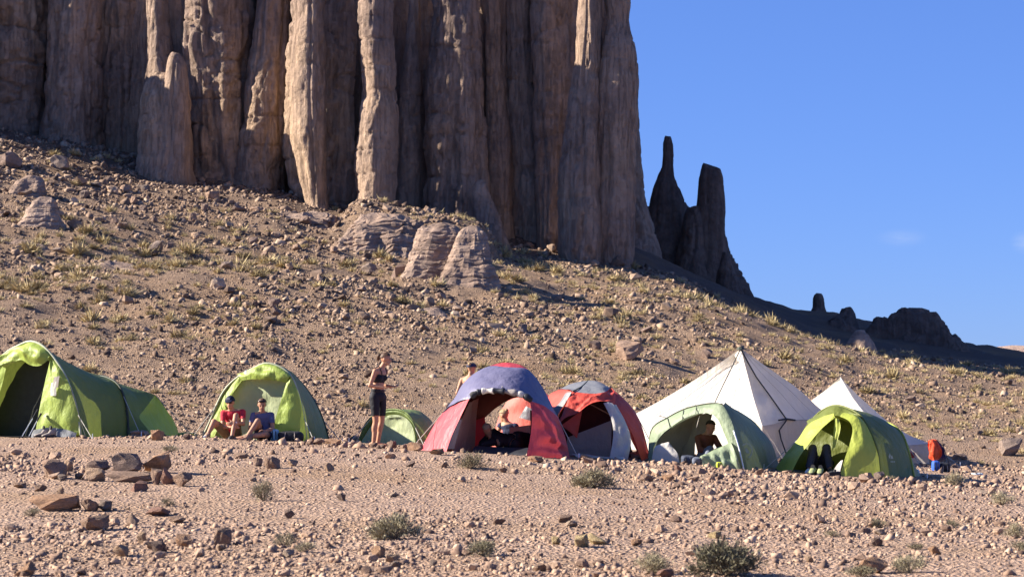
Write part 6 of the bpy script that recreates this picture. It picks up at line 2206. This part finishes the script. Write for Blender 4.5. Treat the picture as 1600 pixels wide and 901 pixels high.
def soft(name, pts, mat, label, cat, seed, amp=0.06, extra=None):
    """soft bag: lumpy closed body through box corners (px0,px1,pytop,pybottom,Y,depth)"""
    px0, px1, pt, pb, Y, dp = pts
    a, b = W(px0, pb, Y), W(px1, pt, Y)
    c = (a + b) / 2
    w, h_ = (b[0] - a[0]) / 2, (b[2] - a[2]) / 2
    gz = ground(c[0], Y)
    if c[2] - h_ > gz - 0.01 and extra is None:
        c[2] = gz + h_ - 0.015
    r = empty(name, (c[0], Y, c[2] - h_), label, cat)
    n, m_ = 28, 20
    th = np.linspace(0, 2 * math.pi, n, endpoint=False)
    ph = np.linspace(-math.pi / 2, math.pi / 2, m_)
    PH, TH = np.meshgrid(ph, th, indexing='ij')
    e = 0.55
    cp, sp_ = np.cos(PH), np.sin(PH)
    cp = np.sign(cp) * np.abs(cp) ** e
    sp_ = np.sign(sp_) * np.abs(sp_) ** e
    ct, st = np.sign(np.cos(TH)) * np.abs(np.cos(TH)) ** e, np.sign(np.sin(TH)) * np.abs(np.sin(TH)) ** e
    X, Yy, Z = w * cp * ct, dp * cp * st, h_ * sp_
    q = 1 + amp * 2.5 * fbm(X / w * 1.6 + seed, Yy / dp * 1.6, Z / h_ * 1.6, 3, seed)
    v = np.stack([c[0] + X * q, c[1] + Yy * q, c[2] + Z * (0.5 + 0.5 * q)], 2).reshape(-1, 3)
    f = []
    for i in range(m_ - 1):
        for j in range(n):
            k = (j + 1) % n
            f.append((i * n + j, i * n + k, (i + 1) * n + k, (i + 1) * n + j))
    put("bag_body", v, f, M[mat], r, True)
    mb = MB()
    for q_ in (-.35, .35):
        mb.tube(cr([V3(c[0] + q_ * w, c[1] - dp * .9, c[2] - h_ * .6), V3(c[0] + q_ * w * 1.1, c[1] - dp * 1.12, c[2]), V3(c[0] + q_ * w, c[1] - dp * .8, c[2] + h_ * .8)], 10), 0.009, 5)
    mb.put("strap", M['pack'] if mat != 'pack' else M['meshgrey'], r)
    mb = MB()
    mb.tube(cr([V3(c[0] - .1 * w, c[1], c[2] + h_ * .95), V3(c[0], c[1], c[2] + h_ * 1.12), V3(c[0] + .1 * w, c[1], c[2] + h_ * .95)], 8), 0.007, 5)
    mb.put("handle", M['pack'], r)
    return r


soft("backpack", (434, 474, 673, 691, 43.35, .16), 'pack', "black backpack lying at the foot of the green dome tent", "backpack", 1)
soft("stuff_sack", (422, 436, 670, 689, 43.45, .09), 'lightblue', "pale blue sack between the slate shirted sitter and the black backpack", "bag", 2)
soft("bundle", (1064, 1086, 700, 716, 40.95, .14), 'gearblue', "dark bundle of gear lying at the left in the sage tent door", "bundle", 3, 0.12)
soft("bundle", (1082, 1100, 704, 718, 40.8, .10), 'bluegrey', "blue grey bundle of clothes in the middle of the sage tent door", "bundle", 4, 0.12)
soft("pouch", (1119, 1129, 714, 724, 39.95, .05), 'neon', "lime yellow pouch on the ground before the sage tent", "pouch", 5)
soft("backpack", (1466, 1484, 722, 741, 46.0, .14), 'pack', "black backpack on the ground at the right end of the camp", "backpack", 6)
soft("backpack", (1456, 1468, 719, 741, 45.9, .10), 'bluepack', "blue and black backpack standing under the orange jacket", "backpack", 7)
soft("plastic_bag", (1424, 1436, 731, 741, 42.6, .07), 'paleplastic', "crumpled white bag behind the bright green tent", "bag", 8, 0.14)
soft("stuff_sack", (279, 302, 675, 686, 44.0, .13), 'lime', "flat lime sack on the ground left of the red shirted sitter", "bag", 9, 0.12)
soft("stuff_sack", (278, 290, 701, 706, 41.2, .05), 'bluepack', "small blue cloth dropped on the gravel behind the low crest shrub", "cloth", 10, 0.14)
soft("water_bag", (1518, 1536, 738, 745, 45.0, .14), 'paleplastic', "pale plastic sheet bundle lying on the ground right of the backpacks", "bag", 11, 0.14)


# jacket and dark cloth hanging from a line at the corner of the smaller white tent
def hanging(name, A, B, mat, label, seed):
    a, b = C(A), C(B)
    c0 = (a[0] + a[-1]) / 2
    r = empty(name, (c0[0], c0[1], min(b[:, 2].min(), a[:, 2].min())), label, name)
    panel("cloth_body", a, b, M[mat], r, 20, 16, 0.05, 0.05, 3, seed, fold=0.03)
    panel("back_side", a + V3(0, .10, 0), b + V3(0, .12, 0), M[mat], r, 14, 10, 0.0, 0.04, 3, seed + 1, fold=0.02)
    mb = MB()
    mb.tube(cr([a[0], (a[0] + a[-1]) / 2 + V3(0, .05, .015), a[-1]], 8), 0.02, 6)
    mb.put("collar", M[mat], r, True)
    return r


hanging("jacket", [(1451, 689, 50.6), (1457, 686.5, 50.55), (1464, 688, 50.6)], [(1453, 716, 50.6), (1461, 720, 50.5), (1468, 716, 50.6)], 'orange', "orange red jacket hanging at the corner of the smaller white tent", 121)
hanging("towel", [(1464, 688, 50.9), (1468, 692, 50.95), (1472, 699, 51.0)], [(1463, 719, 50.9), (1470, 720, 50.95), (1478, 717, 51.0)], 'navycloth', "navy cloth hanging beside the orange jacket", 131)
hanging("cloth", [(1419, 706, 51.5), (1424, 705, 51.5), (1429, 708, 51.5)], [(1420, 712, 51.5), (1425, 715, 51.5), (1430, 714, 51.5)], 'salmon', "small faded red cloth on the wall of the smaller white tent", 141)
r = empty("guy_rope", C([(1452, 691, 52.6)])[0], "rope holding the jacket at the corner of the smaller white tent", "rope")
mb = MB()
mb.tube(C([(1450, 690, 52.3), (1462, 686, 50.7), (1474, 697, 50.98), (1484, 'g', 51.0)]), 0.008, 5)
mb.put("rope_line", M['cord'], r)
mb = MB()
mb.tube(C([(1484, 'g', 51.0), (1482, 735, 51.0)]) + V3(0, 0, 0.02), 0.012, 6)
mb.put("peg", M['pole'], r)
